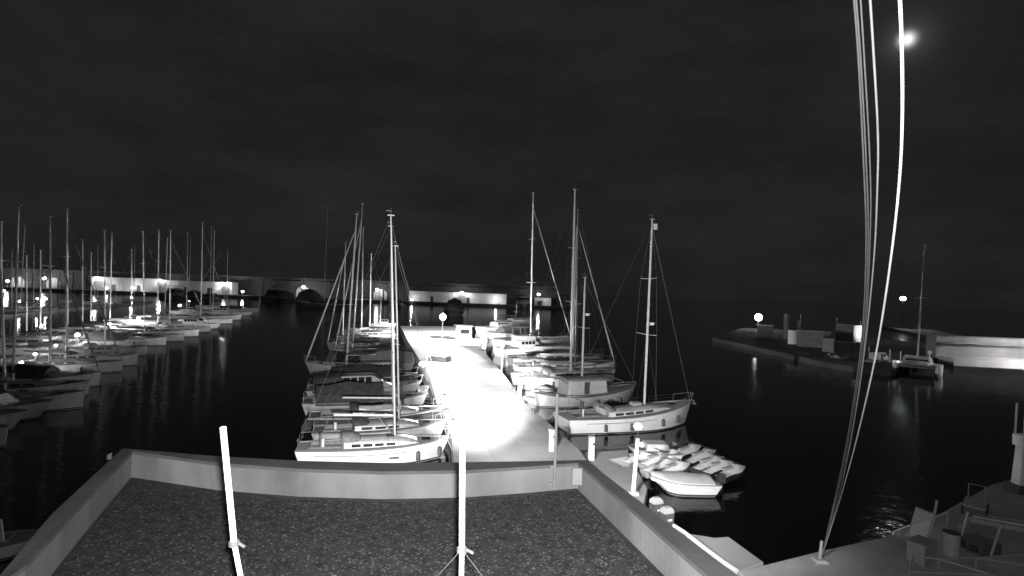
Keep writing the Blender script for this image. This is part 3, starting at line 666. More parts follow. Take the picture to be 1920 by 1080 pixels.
# bollard lamps on the left pontoons
G4 = 'low lamps on the left marina pontoon'
def bollard_lamp(px, py, z, power, label, size=.2, cat='lamp', group=G4):
    p = W(px, py, z); t = thing('bollard_lamp', label, cat, (p.x, p.y, .6), 0, group)
    MB().tube([(0, 0, 0), (0, 0, z - .6 - size * .6)], [.09, .07], 8).build('post', metalgrey, t)
    MB().ball((0, 0, z - .6), size, 10, .75).build('lamp_head', lampm, t, True)
    point('bollard_light', (0, -.0, z - .6 + size + .18), power, .1, t)
LL = [(145, 628, 1.9, 900), (205, 606, 2.0, 3200), (260, 597, 2.0, 3600), (297, 577, 2.2, 1600), (337, 573, 2.4, 2000), (105, 648, 1.6, 260), (70, 560, 2.6, 900), (86, 560, 2.6, 900), (37, 565, 2.4, 900), (8, 545, 2.8, 1600), (126, 549, 2.8, 500), (66, 664, 1.7, 500), (40, 680, 1.7, 420), (355, 565, 2.4, 500)]
for i, (px, py, z, pw) in enumerate(sorted(LL)):
    bollard_lamp(px, py, z, pw, f'{ORD[i]} small glowing lamp from the left among the left marina boats', .32 if pw > 800 else .17)

# small pale boat tip and cluttered boat behind the left parapet
motorboat((232, 850), (203, 862), 'small pale rowing boat showing just past the left parapet', None, zs=.45, zb=.6, cab=None, rail=False, name='rowing_boat', cat='rowing boat', B=1.0) if False else None
bu = W(205, 857, .2); o = MB().tube([(0, 0, -.12), (0, 0, .12), (.12, 0, .22)], [.13, .12, .04], 10).build('mooring_buoy', whitepaint, None, True); o.location = bu; tag(o, 'white mooring buoy on dark water just outside the left parapet', 'buoy')
motorboat(pl=(W(-12, 1040), HD, 3.6), label='small boat cut by the lower left frame corner', zs=.5, zb=.7, cab=None, rail=False, name='rowing_boat', cat='rowing boat', B=1.5, outboard='grey')
b = W(14, 1046, 0); o = MB().tube([(0, 0, -1), D(-2, 975, b.y) - b], .09, 8).build('mooring_pile', metalgrey, None, True); o.location = b; tag(o, 'leaning mooring pile at the lower left frame corner', 'pile')
b = W(36, 1022, 0); o = MB().tube([(0, 0, 0), (.1, 0, .18), (.02, .1, .34), (.3, .1, .42)], [.05, .04, .05, .02], 7).build('cleat_post', whitepaint, None, True); o.location = b; tag(o, 'bright crooked mooring hook near the lower left frame corner', 'hook')

# ---- items on the pier
def lamp_post(p, h, label, power, headsize=.28, head='ball', name='street_lamp', spotdown=False, mth=lampm):
    t = thing(name, label, 'street lamp', p, 0)
    MB().tube([(0, 0, 0), (0, 0, .25), (0, 0, h)], [.12, .07, .05], 10).build('post', metalgrey, t, True)
    if head == 'ball': MB().ball((0, 0, h + headsize), headsize, 12).build('lamp_head', mth, t, True)
    else: MB().box((0, 0, h + .12), (.5, .5, .3), taper=.7).build('lamp_head', whitepaint, t, bevel=.03); 
    if power:
        if spotdown:
            o = spot('added_downlight', (0, 0, h - .08), (0, 0, 0), power, 150, .8, .15); o.parent = t  # downlight added under a head that does not glow, to brighten the pier
        else: point('lamp_light', (0, 0, h + headsize * 2 + .25), power, .2, t)
    return t
b = W(829, 632, 1.0); lamp_post(b, 3.4, 'blazing lamp on a post at the far end of the pier beside the work boat', 60000, .62)
b = W(940, 704, 1.0); lamp_post(b, 3.4, 'thin lamp post with a square white head on the right edge of the pier', 9000, head='box', spotdown=True)
b = W(800, 662, 1.0)
spot('pier_lamp_far', (b.x + 6, b.y + 10, 9), (b.x + 3, b.y + 14, 1), 0.0, 140) if False else None

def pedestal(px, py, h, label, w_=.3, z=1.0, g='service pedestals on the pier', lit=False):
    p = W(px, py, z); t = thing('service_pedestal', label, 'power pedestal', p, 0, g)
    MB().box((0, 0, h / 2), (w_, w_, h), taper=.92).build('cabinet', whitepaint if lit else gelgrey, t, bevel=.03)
    MB().box((0, 0, h + .06), (w_ * 1.15, w_ * 1.15, .12), taper=.8).build('cap', gelgrey, t, bevel=.02)
    MB().box((w_ * .3, -w_ * .5 - .02, h * .75), (w_ * .4, .05, .12)).build('socket', darkpaint, t)
pedestal(1034, 846, 1.25, 'grey pedestal standing beside the antenna pole at the near pier end', .42)
pedestal(973, 758, 1.3, 'white pedestal on the right pier edge level with the wooden boat', .32, lit=True)
pedestal(1108, 862, 1.35, 'white pedestal at the head of the jet ski dock', .36, .6, lit=True)
# white van-like car with dark roof on the left edge of the pier
c = W(817, 692, 1.0); t = thing('parked_car', 'small white car with dark roof parked on the left side of the pier', 'car', c, math.radians(160))
def prof(ptsl, wl): return [[(x, s_, z) for x, z in ptsl] for s_ in wl]
body = [(-1.9, .35), (-1.95, .8), (-1.8, .95), (1.1, .95), (1.85, .8), (1.95, .45), (1.85, .3), (-1.8, .3)]
MB().rings(prof(body, (-.82, .82))).build('body', gel, t, bevel=.08)
cab = [(-1.75, .95), (-1.6, 1.5), (-1.1, 1.62), (.2, 1.6), (.95, .97)]
MB().rings(prof(cab, (-.72, .72))).build('cabin', glass, t, bevel=.06)
MB().add([(-1.55, -.66, 1.66), (.15, -.66, 1.66), (.15, .66, 1.66), (-1.55, .66, 1.66), (-1.6, -.7, 1.56), (.25, -.7, 1.57), (.25, .7, 1.57), (-1.6, .7, 1.56)], [(0, 1, 2, 3), (0, 1, 5, 4), (1, 2, 6, 5), (2, 3, 7, 6), (3, 0, 4, 7)]).build('roof', darkpaint, t, bevel=.03)
for xx in (-1.2, 1.25):
    for s_ in (1, -1):
        w_ = MB().tube([(xx, s_ * .7, .32), (xx, s_ * .86, .32)], .32, 16).build('wheel', rubber, t); MB().tube([(xx, s_ * .84, .32), (xx, s_ * .875, .32)], .19, 12).build('rim', steel, w_)
for s_ in (.6, -.6): MB().box((-1.94, s_, .78), (.06, .2, .2)).build('tail_light', darkpaint, t); MB().box((1.88, s_, .72), (.06, .26, .14)).build('headlight', steel, t)
# dock lamp pole: tall white pole with a round lamp
b = W(1187, 926, .6); tp = D(1196, 822, b.y) - b
t = thing('dock_pole', 'tall white pole with a round lamp near its top standing on the jet ski dock', 'pole', b)
MB().tube([(0, 0, 0), tp * .5, tp], [.12, .11, .10], 12).build('pole', whitepaint, t, True); MB().box(tp * .0 + Vector((0, 0, .08)), (.5, .5, .16)).build('base', metalgrey, t)
MB().ball(tp * .9 + Vector((.2, -.1, 0)), .15, 10).build('lamp', whitepaint, t, True); MB().tube([tp, tp + Vector((0, 0, .35))], .03, 6).build('finial', darkpaint, t)
MB().ball(tp + Vector((.0, 0, .62)), .26, 12, .8).build('lamp_globe', whitepaint, t, True)

# jet skis
def jetski(stn, bow, label, cover=False):
    c, rz, Lh = place(stn, bow); Lh = max(2.6, min(3.4, Lh)); t = thing('jet_ski', label, 'jet ski', c + Vector((0, 0, .12)), rz, 'jet skis on the small dock')
    rg = []
    for f, w_, zt in ((0, .4, .30), (.2, .45, .34), (.5, .45, .4), (.75, .3, .48), (.92, .12, .54), (1, .02, .6)):
        x = -Lh / 2 + Lh * f; r = [(x, w_, zt), (x, w_ * .95, zt - .16), (x - .15 * f, w_ * .5, -.08 + .12 * f), (x, 0, -.12 + .2 * f)]; rg.append(r + [(a, -b_, z_) for a, b_, z_ in r[:3][::-1]])
    MB().rings(rg, True, True, False).build('hull', darkhull if cover is None else gelgrey, t, True)
    rg = []
    for f, w_, z0, zt in ((.04, .24, .3, .36), (.2, .2, .34, .56), (.45, .2, .4, .66), (.6, .25, .42, .86), (.72, .24, .46, .78), (.97, .03, .56, .6)):
        x = -Lh / 2 + Lh * f; rg.append([(x, w_ * 1.3, z0), (x, w_, (z0 + zt) / 2), (x, w_ * .5, zt), (x, -w_ * .5, zt), (x, -w_, (z0 + zt) / 2), (x, -w_ * 1.3, z0)])
    MB().rings(rg, True, True, False).build('cover' if cover else 'deck', canvas_white if cover else (mat('falloff_gelcoat', .52, .4) if cover is None else gel), t, True)  # right-hand decks toned down to paint in the light falloff
    if not cover:
        MB().box((-Lh * .16, 0, .72), (Lh * .36, .26, .14), taper=.85).build('seat', gelgrey, t, bevel=.04)
        x = Lh * .1; MB().tube([(x - .12, -.36, 1.02), (x, -.15, .96), (x, .15, .96), (x - .12, .36, 1.02)], .025, 6).tube([(x, 0, .85), (x, 0, .97)], .05, 6).build('handlebar', rubber, t)
js = [((1240, 903), (1292, 890), 'pale jet ski squeezed between the launch and the fanned group'), ((1226, 878), (1278, 866), 'jet ski beside the small open boat, above the bright white one'), ((1262, 871), (1316, 853), 'jet ski farthest from the dock pole, at the top of the group'), ((1288, 880), (1343, 863), 'jet ski second from the top of the group, bow pointing right'),
      ((1303, 893), (1358, 877), 'jet ski in the middle of the right hand fan of craft'), ((1322, 900), (1374, 887), 'jet ski with upturned bow beside the launch engine'),
      ((1350, 908), (1393, 897), 'outermost jet ski at the right tip of the group'), ((1205, 884), (1258, 872), 'bright white jet ski nearest behind the dock pole'), ((1172, 880), (1222, 868), 'jet ski lying partly behind the dock pole beside the small boat')]
for k, (a_, b_, lb) in enumerate(js): jetski(a_, b_, lb, None if 2 <= k < 7 else False)
jetski((1208, 897), (1268, 884), 'jet ski under a white cover between the launch and the dock', True)
motorboat((1268, 866), (1176, 866), 'small white boat with a square console at the top of the dock', None, zs=.75, zb=1.05, cab=None, rail=False, name='open_boat', cat='open boat', B=2.2, outboard=False)
o_ = W(1232, 862, 0); t = None
c, rz, Lh = place((1342, 922), (1214, 921))
root, st, c, rz, Lh = motorboat((1342, 922), (1216, 918), 'white launch covered with a pale tarpaulin in front of the jet skis', None, zs=.62, zb=.8, cab=None, rail=False, name='launch', cat='open boat', B=1.9, cover=(.1, .97, .26, canvas_white), outboard='dark')
# console of the small boat is part of it
sb = [o for o in COL.objects if o.name.startswith('open_boat')][0]
MB().box((-.2, 0, 1.0), (1.6, 1.1, .55), taper=.9).build('console', cabinm, sb, bevel=.04)
MB().box((-.2, -.57, 1.05), (1.3, .04, .2)).build('console_window', glass, sb)
# three white balls standing in for bright glints on the water beyond
for k, (px, py, lb) in enumerate(((1251, 836, 'left of three white balls standing in for water glints behind the small dock'), (1264, 834, 'right of three white balls standing in for water glints behind the small dock'), (1258, 840, 'lowest of three white balls standing in for water glints behind the small dock'))):
    o = MB().ball((0, 0, .06), .17, 12).build('buoy', whitepaint, None, True); o.location = W(px, py, .05); tag(o, lb, 'buoy', 'white glint balls behind the dock')
# two big outboard motors of a boat hidden by the parapet
for k, (px, py, lb) in enumerate(((1232, 944, 'dark outboard motor with pale cowl top, left of the pair above the right parapet'), (1252, 962, 'dark outboard motor with pale band, right of the pair above the right parapet'))):
    p = W(px, py, 1.25); t = thing('outboard_motor', lb, 'outboard motor', (p.x, p.y, 0), math.radians(20), 'outboard motors above the right parapet')
    rg = [[(a * k_, b * k_, h_) for a, b in ((-.30, -.17), (-.1, -.21), (.2, -.19), (.25, 0), (.2, .19), (-.1, .21), (-.30, .17))] for h_, k_ in ((.75, .8), (.9, 1), (1.25, 1.02), (1.42, .92), (1.52, .55))]
    MB().rings(rg).build('cowling', darkpaint, t, True)
    rg = [[(a * k_, b * k_, h_) for a, b in ((-.305, -.175), (-.1, -.215), (.205, -.195), (.255, 0), (.205, .195), (-.1, .215), (-.305, .175))] for h_, k_ in ((1.3, 1.02), (1.43, .93), (1.53, .56))]
    MB().rings(rg).build('cowl_top', gelgrey, t, True)
    MB().box((-.02, -.205, 1.02), (.2, .03, .08)).build('badge', whitepaint, t)
    MB().box((0, 0, .3), (.2, .16, 1.1)).build('leg', darkpaint, t, bevel=.03)
# white mooring hose / pipe running along the low slab
m = MB(); pts = [W(x, y, .72) for x, y in ((1262, 985), (1283, 998), (1301, 1012), (1330, 1034), (1358, 1055), (1382, 1071))]
o = m.tube([p - pts[0] for p in pts], .09, 8).build('edge_pipe', whitepaint, None, True); o.location = pts[0]; tag(o, 'white pipe lying along the edge of the low slab beside the right parapet', 'pipe')

# ---- yard quay objects, lower right
b = W(1727, 1052, 1.2)
t = thing('crate', 'pale grey box standing below the slatted panel on the yard quay', 'crate', b, .5); MB().box((0, 0, .36), (.9, .6, .72)).build('box', mat('crate_plastic', .33, .7), t, bevel=.03); MB().box((0, 0, .75), (.95, .65, .06)).build('lid', mat('crate_plastic', .33, .7), t, bevel=.02)
b = W(1712, 1004, 1.2); corners = [D(x, y, b.y - .4) for x, y in ((1718, 951), (1751, 964), (1738, 1012), (1703, 1004))]
o0 = (corners[2] + corners[3]) / 2; o0.z = 1.2
t = thing('slatted_panel', 'slatted metal gate panel tilted beside the quay edge', 'gate panel', o0)
cs = [c_ - o0 for c_ in corners]
for k in range(4): MB().tube([cs[k], cs[(k + 1) % 4]], .03, 6).build('frame', metalgrey, t)
m = MB()
for k in range(1, 12):
    f = k / 12; a_, b_ = cs[0].lerp(cs[1], f), cs[3].lerp(cs[2], f); m.tube([a_, b_], .017, 4)
m.build('slats', whitepaint, t)
def qpole(a, b, r, label, y=None, z=1.2, name='steel_post', g='steel posts on the yard quay'):
    p0 = W(*a, z) if y is None else D(*a, y); p1 = D(*b, p0.y)
    o = MB().tube([(0, 0, 0), p1 - p0], r, 8).build(name, metalgrey, None, True); o.location = p0; tag(o, label, 'post', g)
qpole((1745, 1003), (1757, 938), .05, 'steel post directly behind the slatted panel')
qpole((1797, 1024), (1815, 960), .045, 'steel post in the middle of the yard quay')
qpole((1855, 1050), (1877, 984), .045, 'steel post nearest the right edge of the yard quay')
t = thing('gangway_rail', 'pale tubular gangway handrails reaching over the water left of the slatted panel', 'handrail', W(1712, 1004, 1.2)); bb = W(1712, 1004, 1.2)
for pts in (((1706, 985), (1676, 996), (1702, 1013)), ((1706, 1001), (1672, 1015), (1700, 1028)), ((1676, 996), (1672, 1015))):
    MB().tube([D(x, y, bb.y) - bb for x, y in pts], .03, 6).build('rail', whitepaint, t)
t = thing('barrier_rail', 'pair of pale horizontal barrier rails to the right of the slatted panel', 'barrier', W(1745, 1003, 1.2)); bb = W(1745, 1003, 1.2)
MB().tube([D(1752, 970, bb.y) - bb, D(1778, 961, bb.y + 1.0) - bb], .05, 6).build('rail', whitepaint, t); MB().tube([D(1747, 986, bb.y) - bb, D(1772, 977, bb.y + 1.0) - bb], .03, 6).build('rail', metalgrey, t)
MB().tube([D(1778, 961, bb.y + 1.0) - bb, D(1772, 998, bb.y + 1.0) - bb], .03, 6).build('support', metalgrey, t)
# boat cradle made of tubes at the bottom right
t = thing('boat_cradle', 'rusty tubular boat cradle lying empty on the yard quay', 'boat cradle', W(1790, 1060, 1.2)); bb = W(1790, 1060, 1.2)
CR = {k: W(*k, 1.55) - bb for k in ((1712, 1042), (1706, 1072), (1860, 1078), (1830, 1046), (1760, 1048), (1925, 1040), (1935, 1062))}
def crt(*ks): return [CR[k] for k in ks]
MB().tube(crt((1706, 1072), (1712, 1042), (1760, 1048), (1830, 1046), (1925, 1040)), .035, 6).build('rear_rail', metalgrey, t)
MB().tube(crt((1706, 1072), (1860, 1078), (1935, 1062)), .035, 6).build('front_rail', metalgrey, t)
MB().tube(crt((1760, 1048), (1860, 1078)), .035, 6).build('cross_bar', metalgrey, t)
MB().tube(crt((1830, 1046), (1935, 1062)), .035, 6).build('cross_bar', metalgrey, t)
for p in CR.values(): MB().tube([p, (p.x, p.y, 0)], .035, 6).build('leg', metalgrey, t)
# tall pale tower of a yard crane at the right edge
b = W(1912, 922, 1.2); t = thing('yard_crane', 'pale column of a yard crane cut by the right frame edge', 'crane', b)
k = b.y / 1000
MB().box((0, 0, .2), (.9, .9, .4)).build('base', darkpaint, t)
MB().rings([[(x * w_ / 2 + sh, y * w_ / 2, z_) for x, y in ((-1, -1), (1, -1), (1, 1), (-1, 1))] for z_, w_, sh in ((.4, .5, 0), (2.4, .42, .12))]).build('column', whitepaint, t)
MB().box((.15, 0, 2.7), (.75, .6, .6)).build('turntable', whitepaint, t, bevel=.06)
m = MB()
for xx in (-.1, .5):
    for yy in (-.25, .25): m.tube([(xx, yy, 3.0), (xx + .05, yy, 4.6)], .05, 6)
for zz in (3.5, 4.05, 4.6): m.tube([(-.08, -.25, zz), (.54, -.25, zz)], .04, 6)
m.build('cab_frame', whitepaint, t)
pedc = W(1560, 1046, 1.2)

def yardprop(name, label, cat, px, py, build, rz=0):
    p = W(px, py, 1.2); t = thing(name, label, cat, p, rz); build(t)
def b_pallets(t):
    for k in range(3):
        m = MB(); z = .14 * k
        for yy in (-.45, 0, .45): m.box((0, yy, z + .05), (1.1, .1, .1))
        m.box((0, 0, z + .115), (1.15, 1.0, .025)); m.build('pallet', wood, t)
yardprop('pallet_stack', 'low stack of pallets between the steel posts on the yard quay', 'pallets', 1832, 1032, b_pallets, .3)
def b_beams(t):
    for k in range(4): MB().box((0, -.4 + .27 * k, .1 + .02 * (k % 2)), (2.6 - .3 * k, .2, .2), rz=.04 * k).build('beam', whitepaint if k == 1 else metalgrey, t, bevel=.01)
yardprop('timber_beams', 'pale timber beams lying behind the steel posts near the right edge', 'timber', 1885, 985, b_beams, -.5)
def b_drum(t):
    MB().tube([(0, 0, 0), (0, 0, .85)], .28, 16).build('barrel', metalgrey, t, True)
    MB().tube([(0, 0, .85), (0, 0, .88)], .29, 16).build('lid', darkpaint, t)
yardprop('oil_drum', 'grey oil drum right of the pale box on the yard quay', 'drum', 1783, 1040, b_drum)
def b_trolley(t):
    MB().box((0, 0, .45), (1.5, .8, .06)).build('platform', metalgrey, t)
    for x in (-.55, .55):
        for y in (-.42, .42): MB().tube([(x, y - .04, .2), (x, y + .04, .2)], .2, 12).build('wheel', rubber, t)
    MB().tube([(.7, -.3, .45), (.85, -.3, 1.1), (.85, .3, 1.1), (.7, .3, .45)], .025, 6).build('handle', metalgrey, t)
yardprop('hand_trolley', 'flat hand trolley near the far edge of the yard quay', 'trolley', 1828, 962, b_trolley, .8)
for k, (px, py, lb) in enumerate(((1046, 822, 'bollard at the stern of the long white yacht'), (1000, 778, 'bollard on the right pier edge before the wooden boat'), (964, 735, 'bollard on the right pier edge before the lamp post'), (848, 800, 'bollard on the left pier edge at the second yacht'), (832, 752, 'bollard on the left pier edge before the parked car'))):
    p = W(px, py, 1.0); t = thing('mooring_bollard', lb, 'bollard', p, 0, 'bollards along the pier'); MB().tube([(0, 0, 0), (0, 0, .35)], [.14, .11], 12).build('stem', darkpaint, t, True); MB().ball((0, 0, .42), .2, 12, .6).build('head', darkpaint, t, True)
def moor(root, a, b_px, z=1.05):
    bpy.context.view_layer.update(); inv = root.matrix_world.inverted(); e = inv @ W(*b_px, z); a = Vector(a); mid = (a + e) / 2 - Vector((0, 0, .25)); MB().tube([a, mid, e], .018, 5).build('mooring_line', ropem, root)
R1, L1 = y2[0], y1[0]; h2_, h1_ = y2[4] / 2, y1[4] / 2
moor(R1, (-h2_ + .2, 1.2, 1.2), (1012, 786)); moor(R1, (-h2_ + .2, -1.2, 1.2), (1062, 830)); moor(L1, (h1_ - .2, .1, 1.35), (852, 812)); moor(L1, (h1_ - .2, -.1, 1.35), (862, 856))
# ---- overhead cables anchored at a foot on the yard quay, rising past the webcam
foot = W(1537, 1052, 1.2)
t = thing('cable_foot', 'small concrete anchor foot where the cables meet the yard quay', 'cable anchor', foot)
MB().box((0, 0, .05), (.5, .5, .1), taper=.7).build('block', quaym, t, bevel=.02); MB().tube([(0, 0, .08), (.05, .0, .75)], [.06, .05], 8).build('sleeve', metalgrey, t)
cables = [  # pixel path from top to bottom, near distance, radius
 ([(1598, -40), (1609, 100), (1619, 300), (1624, 450), (1617, 620), (1596, 780), (1573, 900), (1548, 1010), (1540, 1045)], 4.2, .008, 'leftmost of the cables running down to the quay'),
 ([(1602, -40), (1613, 100), (1624, 300), (1628, 450), (1620, 620), (1599, 780), (1575, 900), (1549, 1010), (1540, 1045)], 4.0, .007, 'second cable from the left running down to the quay'),
 ([(1611, -40), (1620, 100), (1631, 300), (1632, 430), (1623, 620), (1601, 790), (1577, 900), (1550, 1010), (1540, 1045)], 3.8, .006, 'third cable from the left, thin and dim'),
 ([(1629, -40), (1638, 100), (1646, 250), (1645, 350), (1639, 480), (1622, 650), (1600, 800), (1576, 920), (1551, 1010), (1540, 1045)], 3.4, .0074, 'fourth cable from the left, evenly bright'),
 ([(1685, -40), (1690, 60), (1692, 200), (1687, 330), (1671, 480), (1645, 650), (1612, 800), (1580, 920), (1552, 1010), (1540, 1045)], 2.6, .0086, 'rightmost and brightest cable crossing beside the moon')]
def catmull(P, n=6):
    o = []; Q = [P[0]] + P + [P[-1]]
    for i in range(1, len(Q) - 2):
        for k in range(n):
            t_ = k / n; o.append(tuple(.5 * ((2 * Q[i][j]) + (-Q[i - 1][j] + Q[i + 1][j]) * t_ + (2 * Q[i - 1][j] - 5 * Q[i][j] + 4 * Q[i + 1][j] - Q[i + 2][j]) * t_ ** 2 + (-Q[i - 1][j] + 3 * Q[i][j] - 3 * Q[i + 1][j] + Q[i + 2][j]) * t_ ** 3) for j in (0, 1)))
    return o + [P[-1]]
for path, d0_, rr, lb in cables:
    cabm_ = mat('lit_cable_sheath', .75, .5) if d0_ < 3 else (mat('half_lit_cable_sheath', .38, .6) if d0_ < 3.6 else mat('dim_cable_sheath', .2, .6))  # one sheath in lit to dim tones, painting in the infrared falloff
    pts = []
    q = catmull(path)
    for x, y in q:
        f = min(1, max(0, (y + 40) / 1085.0)); inv = (1 - f) / d0_ + f / foot.y; pts.append(D(x, y, 1 / inv))
    o = MB().tube([p - pts[0] for p in pts], rr, 7).build('overhead_cable', cabm_, None, True); o.location = pts[0]; tag(o, lb, 'cable', 'cables from the building to the quay')

# ------------------------------------------------------------------ breakwater behind the left marina and pier
YB = 345.0
bw = thing('breakwater_wall', 'long masonry breakwater wall with arches behind the far yachts', 'wall', (-150, YB, 0))
x1 = D(1046, 560, YB).x
def zat(px, py, y=YB): return D(px, py, y).z
def wx(px, y=YB): return D(px, 540, y).x
X0 = -420; XE = x1
MB().box(((X0 + XE) / 2 + 150, 14, 7.0), (XE - X0, 12, 14.6)).build('upper_wall', wallm, bw, bevel=.3)
m = MB(); 
MB().box(((X0 + XE) / 2 + 150, 2, .2), (XE - X0 + 16, 16, 3.2)).build('quay_edge', wallm, bw)
m = MB()
for px in range(-40, 1040, 26): 
    x = wx(px) + 150; m.box((x, 7.8, 7.2), (1.2, .5, 10.6))
m.build('buttresses', wallm, bw)
wz = MB(); MB().box((wx(800) + 150, 6.6, 12.0), (wx(1040) - wx(460), 2.6, .5)).build('walkway', wallm, bw)
G5 = 'whitewashed buildings on the breakwater quay'
def qbuilding(pxa, pxb, ztop, label, yy=-1.5, openings=()):
    xa, xb = wx(pxa), wx(pxb); t = thing('quay_building', label, 'building', ((xa + xb) / 2, YB + 3, 1.8), 0, G5)
    MB().box((0, 0, ztop / 2), (xb - xa, 8, ztop)).build('wall', wallw, t)
    MB().box((0, 0, ztop + .15), (xb - xa + .8, 8.8, .3)).build('roof', wallm, t)
    for p, w_, h_ in openings:
        x = wx(p) - (xa + xb) / 2; MB().box((x, -4.03, h_ / 2), (w_, .1, h_)).build('door', darkpaint, t)
qbuilding(174, 300, 8.6, 'long low white building on the breakwater behind the left marina', openings=((215, 3, 4), (262, 2.5, 4)))
qbuilding(303, 436, 8.0, 'white building with bright right end behind the left marina masts', openings=((350, 2.5, 4), (395, 3, 4)))
qbuilding(768, 950, 6.6, 'white building with small doors on the breakwater above the pier end', openings=((811, 2, 3.6), (879, 1.8, 3.6)))
qbuilding(1003, 1034, 5.2, 'small bright hut at the right end of the breakwater', openings=((1012, 3, 3),))
# arches (lit openings) set proud of the wall
def arch(px, label_w=9.0, h=7.0):
    x = wx(px) + 150; pts = [(-label_w / 2, 0)] + [(-label_w / 2 * math.cos(math.pi * k / 10), h * .5 + h * .5 * math.sin(math.pi * k / 10)) for k in range(11)] + [(label_w / 2, 0)]
    n_ = len(pts); vs = [(x + a, 7.6, 1.8 + b_) for a, b_ in pts] + [(x + a, 7.9, 1.8 + b_) for a, b_ in pts]
    MB().add(vs, [tuple(range(n_))] + [(i, (i + 1) % n_, n_ + (i + 1) % n_, n_ + i) for i in range(n_)]).build('arch', wallw, bw)
for px in (12, 80, 560, 708): arch(px)
# lamps on the breakwater
BL = [(14, 527, 5200, 'at the far left frame edge'), (83, 522, 5200, 'before the second lit arch'), (180, 523, 2200, 'at the left end of the long white building'), (200, 540, 700, 'low on the quay before the long white building'), (248, 540, 900, 'low on the quay right of the first low lamp'), (300, 526, 2600, 'between the two white buildings'), (421, 533, 4500, 'on the bright right end of the white building'), (455, 547, 900, 'standing alone low on the quay'), (569, 538, 5200, 'before the lit arch behind the dark motor yachts'), (707, 543, 5200, 'before the lit arch left of the tall pier masts'), (772, 562, 500, 'low at the left foot of the white building above the pier'), (866, 549, 4200, 'in the middle of the white building above the pier'), (930, 565, 900, 'low on the quay right of the pier end'), (1010, 552, 2600, 'on the small hut at the end of the breakwater')]
for i, (px, py, pw, where) in enumerate(BL):
    low = pw < 1000; y = YB - 5.2 if low else YB - 3.2
    p = D(px, py, y); p.z = max(p.z, 2.6)
    t = thing('quay_lamp', 'glowing lamp ' + where + ' of the breakwater' if False else 'glowing lamp ' + where, 'lamp', (p.x, p.y, 1.8), 0, 'lamps along the breakwater')
    MB().tube([(0, 0, 0), (0, 0, p.z - 1.8)], .12, 6).build('post', metalgrey, t)
    MB().ball((0, 0, p.z - 1.8), .75 if low else .85, 10, .8).build('lamp_head', lampfar, t, True)
    point('quay_light', (0, -1.0, p.z - 1.8 + 1.1), pw * 1.35, .3, t)

# dark motor yachts moored before the breakwater
G6 = 'dark motor yachts before the breakwater'
far = [(300, 560, 30, 'motor yacht before the middle of the left breakwater building'), (343, 562, 22, 'small dark motor yacht right of the first far one'), (378, 566, 24, 'dark yacht under the bright end of the white building'), (492, 566, 36, 'dim motor yacht right of the lone low lamp'), (517, 566, 26, 'narrow dark motor yacht left of the round covered one'), (556, 576, 42, 'big dark covered motor yacht before the lit arch'), (735, 578, 26, 'dark motor yacht left of the tall pier masts against the wall'), (845, 592, 40, 'large dark motor yacht beyond the pier lamp'), (982, 578, 34, 'dark motor yacht before the end of the breakwater')]
for i, (px, py, wp, lb) in enumerate(far):
    p = W(px, py); B_ = wp / 1000 * p.y; Ln = B_ * 2.4
    motorboat(pl=(p + Vector((0, Ln / 2, 0)), -math.pi / 2 + .12 * (i % 3 - 1), Ln), label=lb, group=G6, B=B_ * .95, zs=B_ * .22, zb=B_ * .30, cab=(.2, .7, B_ * .34), cover=(0, .9, B_ * .6, canvas_dark) if i in (4, 5, 7, 1) else None, fly=darkpaint, hullm=darkhull, det=False, rail=False, cabm=darkpaint)
# the tall dim two-stay yacht and the long low dark boat near the wall
yacht(pl=(W(607, 579) , math.pi - .05, 26), label='big dim yacht whose tall mast and stays make a thin triangle', group=None, hullm=darkhull, B=6, zs=2.2, zb=3.0, mast=(607, (615, 381)), boom='dark', jib=canvas_grey, det=False, r=.2, cab=(.3, .7, 1.2), cabm=darkpaint, back=.09, mm=metalgrey)

# ------------------------------------------------------------------ right harbour: quay objects and wall
YR = 108.0
rw = thing('harbour_wall', 'pale concrete harbour wall with a ledge along the right side', 'wall', (110, YR, 0))
pa, pb = W(1772, 683), W(2100, 698); dirv = (pb - pa); ang = math.atan2(dirv.y, dirv.x); Lw = 150
rw.location = (pa.x, pa.y, 0); rw.rotation_euler = (0, 0, ang)
MB().box((Lw / 2, 4, 2.4), (Lw, 3.0, 5.4)).build('upper_wall', mat('wall_concrete', .2, .9, .2, .3), rw, bevel=.1)
MB().box((Lw / 2, 2.0, 3.8), (Lw, 1.1, .25)).build('ledge', mat('wall_concrete', .25), rw)
MB().box((Lw / 2, .3, .55), (Lw, 5.0, 1.9)).build('quay_step', mat('quay_white', .5, .85, .2, .3), rw, bevel=.08)
spot('offframe_quay_floodlight', W(2010, 700) + Vector((0, -5, 8.0)), W(1960, 692) + Vector((0, 0, 1.0)), 22000, 150, 1, .3)
# lamps
h1 = D(1422, 597, 175.0); lamp_post(Vector((h1.x, h1.y, .9)), h1.z - 1.7, 'brilliant lamp on a post at the left end of the far right quay', 900, 1.15)
h2 = D(1693, 560, 226.0); t = thing('street_lamp', 'glowing lamp high on a post left of the catamaran mast', 'street lamp', (h2.x, h2.y, .9))
MB().tube([(0, 0, 0), (0, 0, h2.z - 1.4)], [.2, .1], 8).build('post', darkpaint, t); MB().ball((0, 0, h2.z - .9), 1.1, 12, .75).build('lamp_head', lampm, t, True); point('lamp_light', (0, -.3, h2.z + .4), 9000, .2, t)
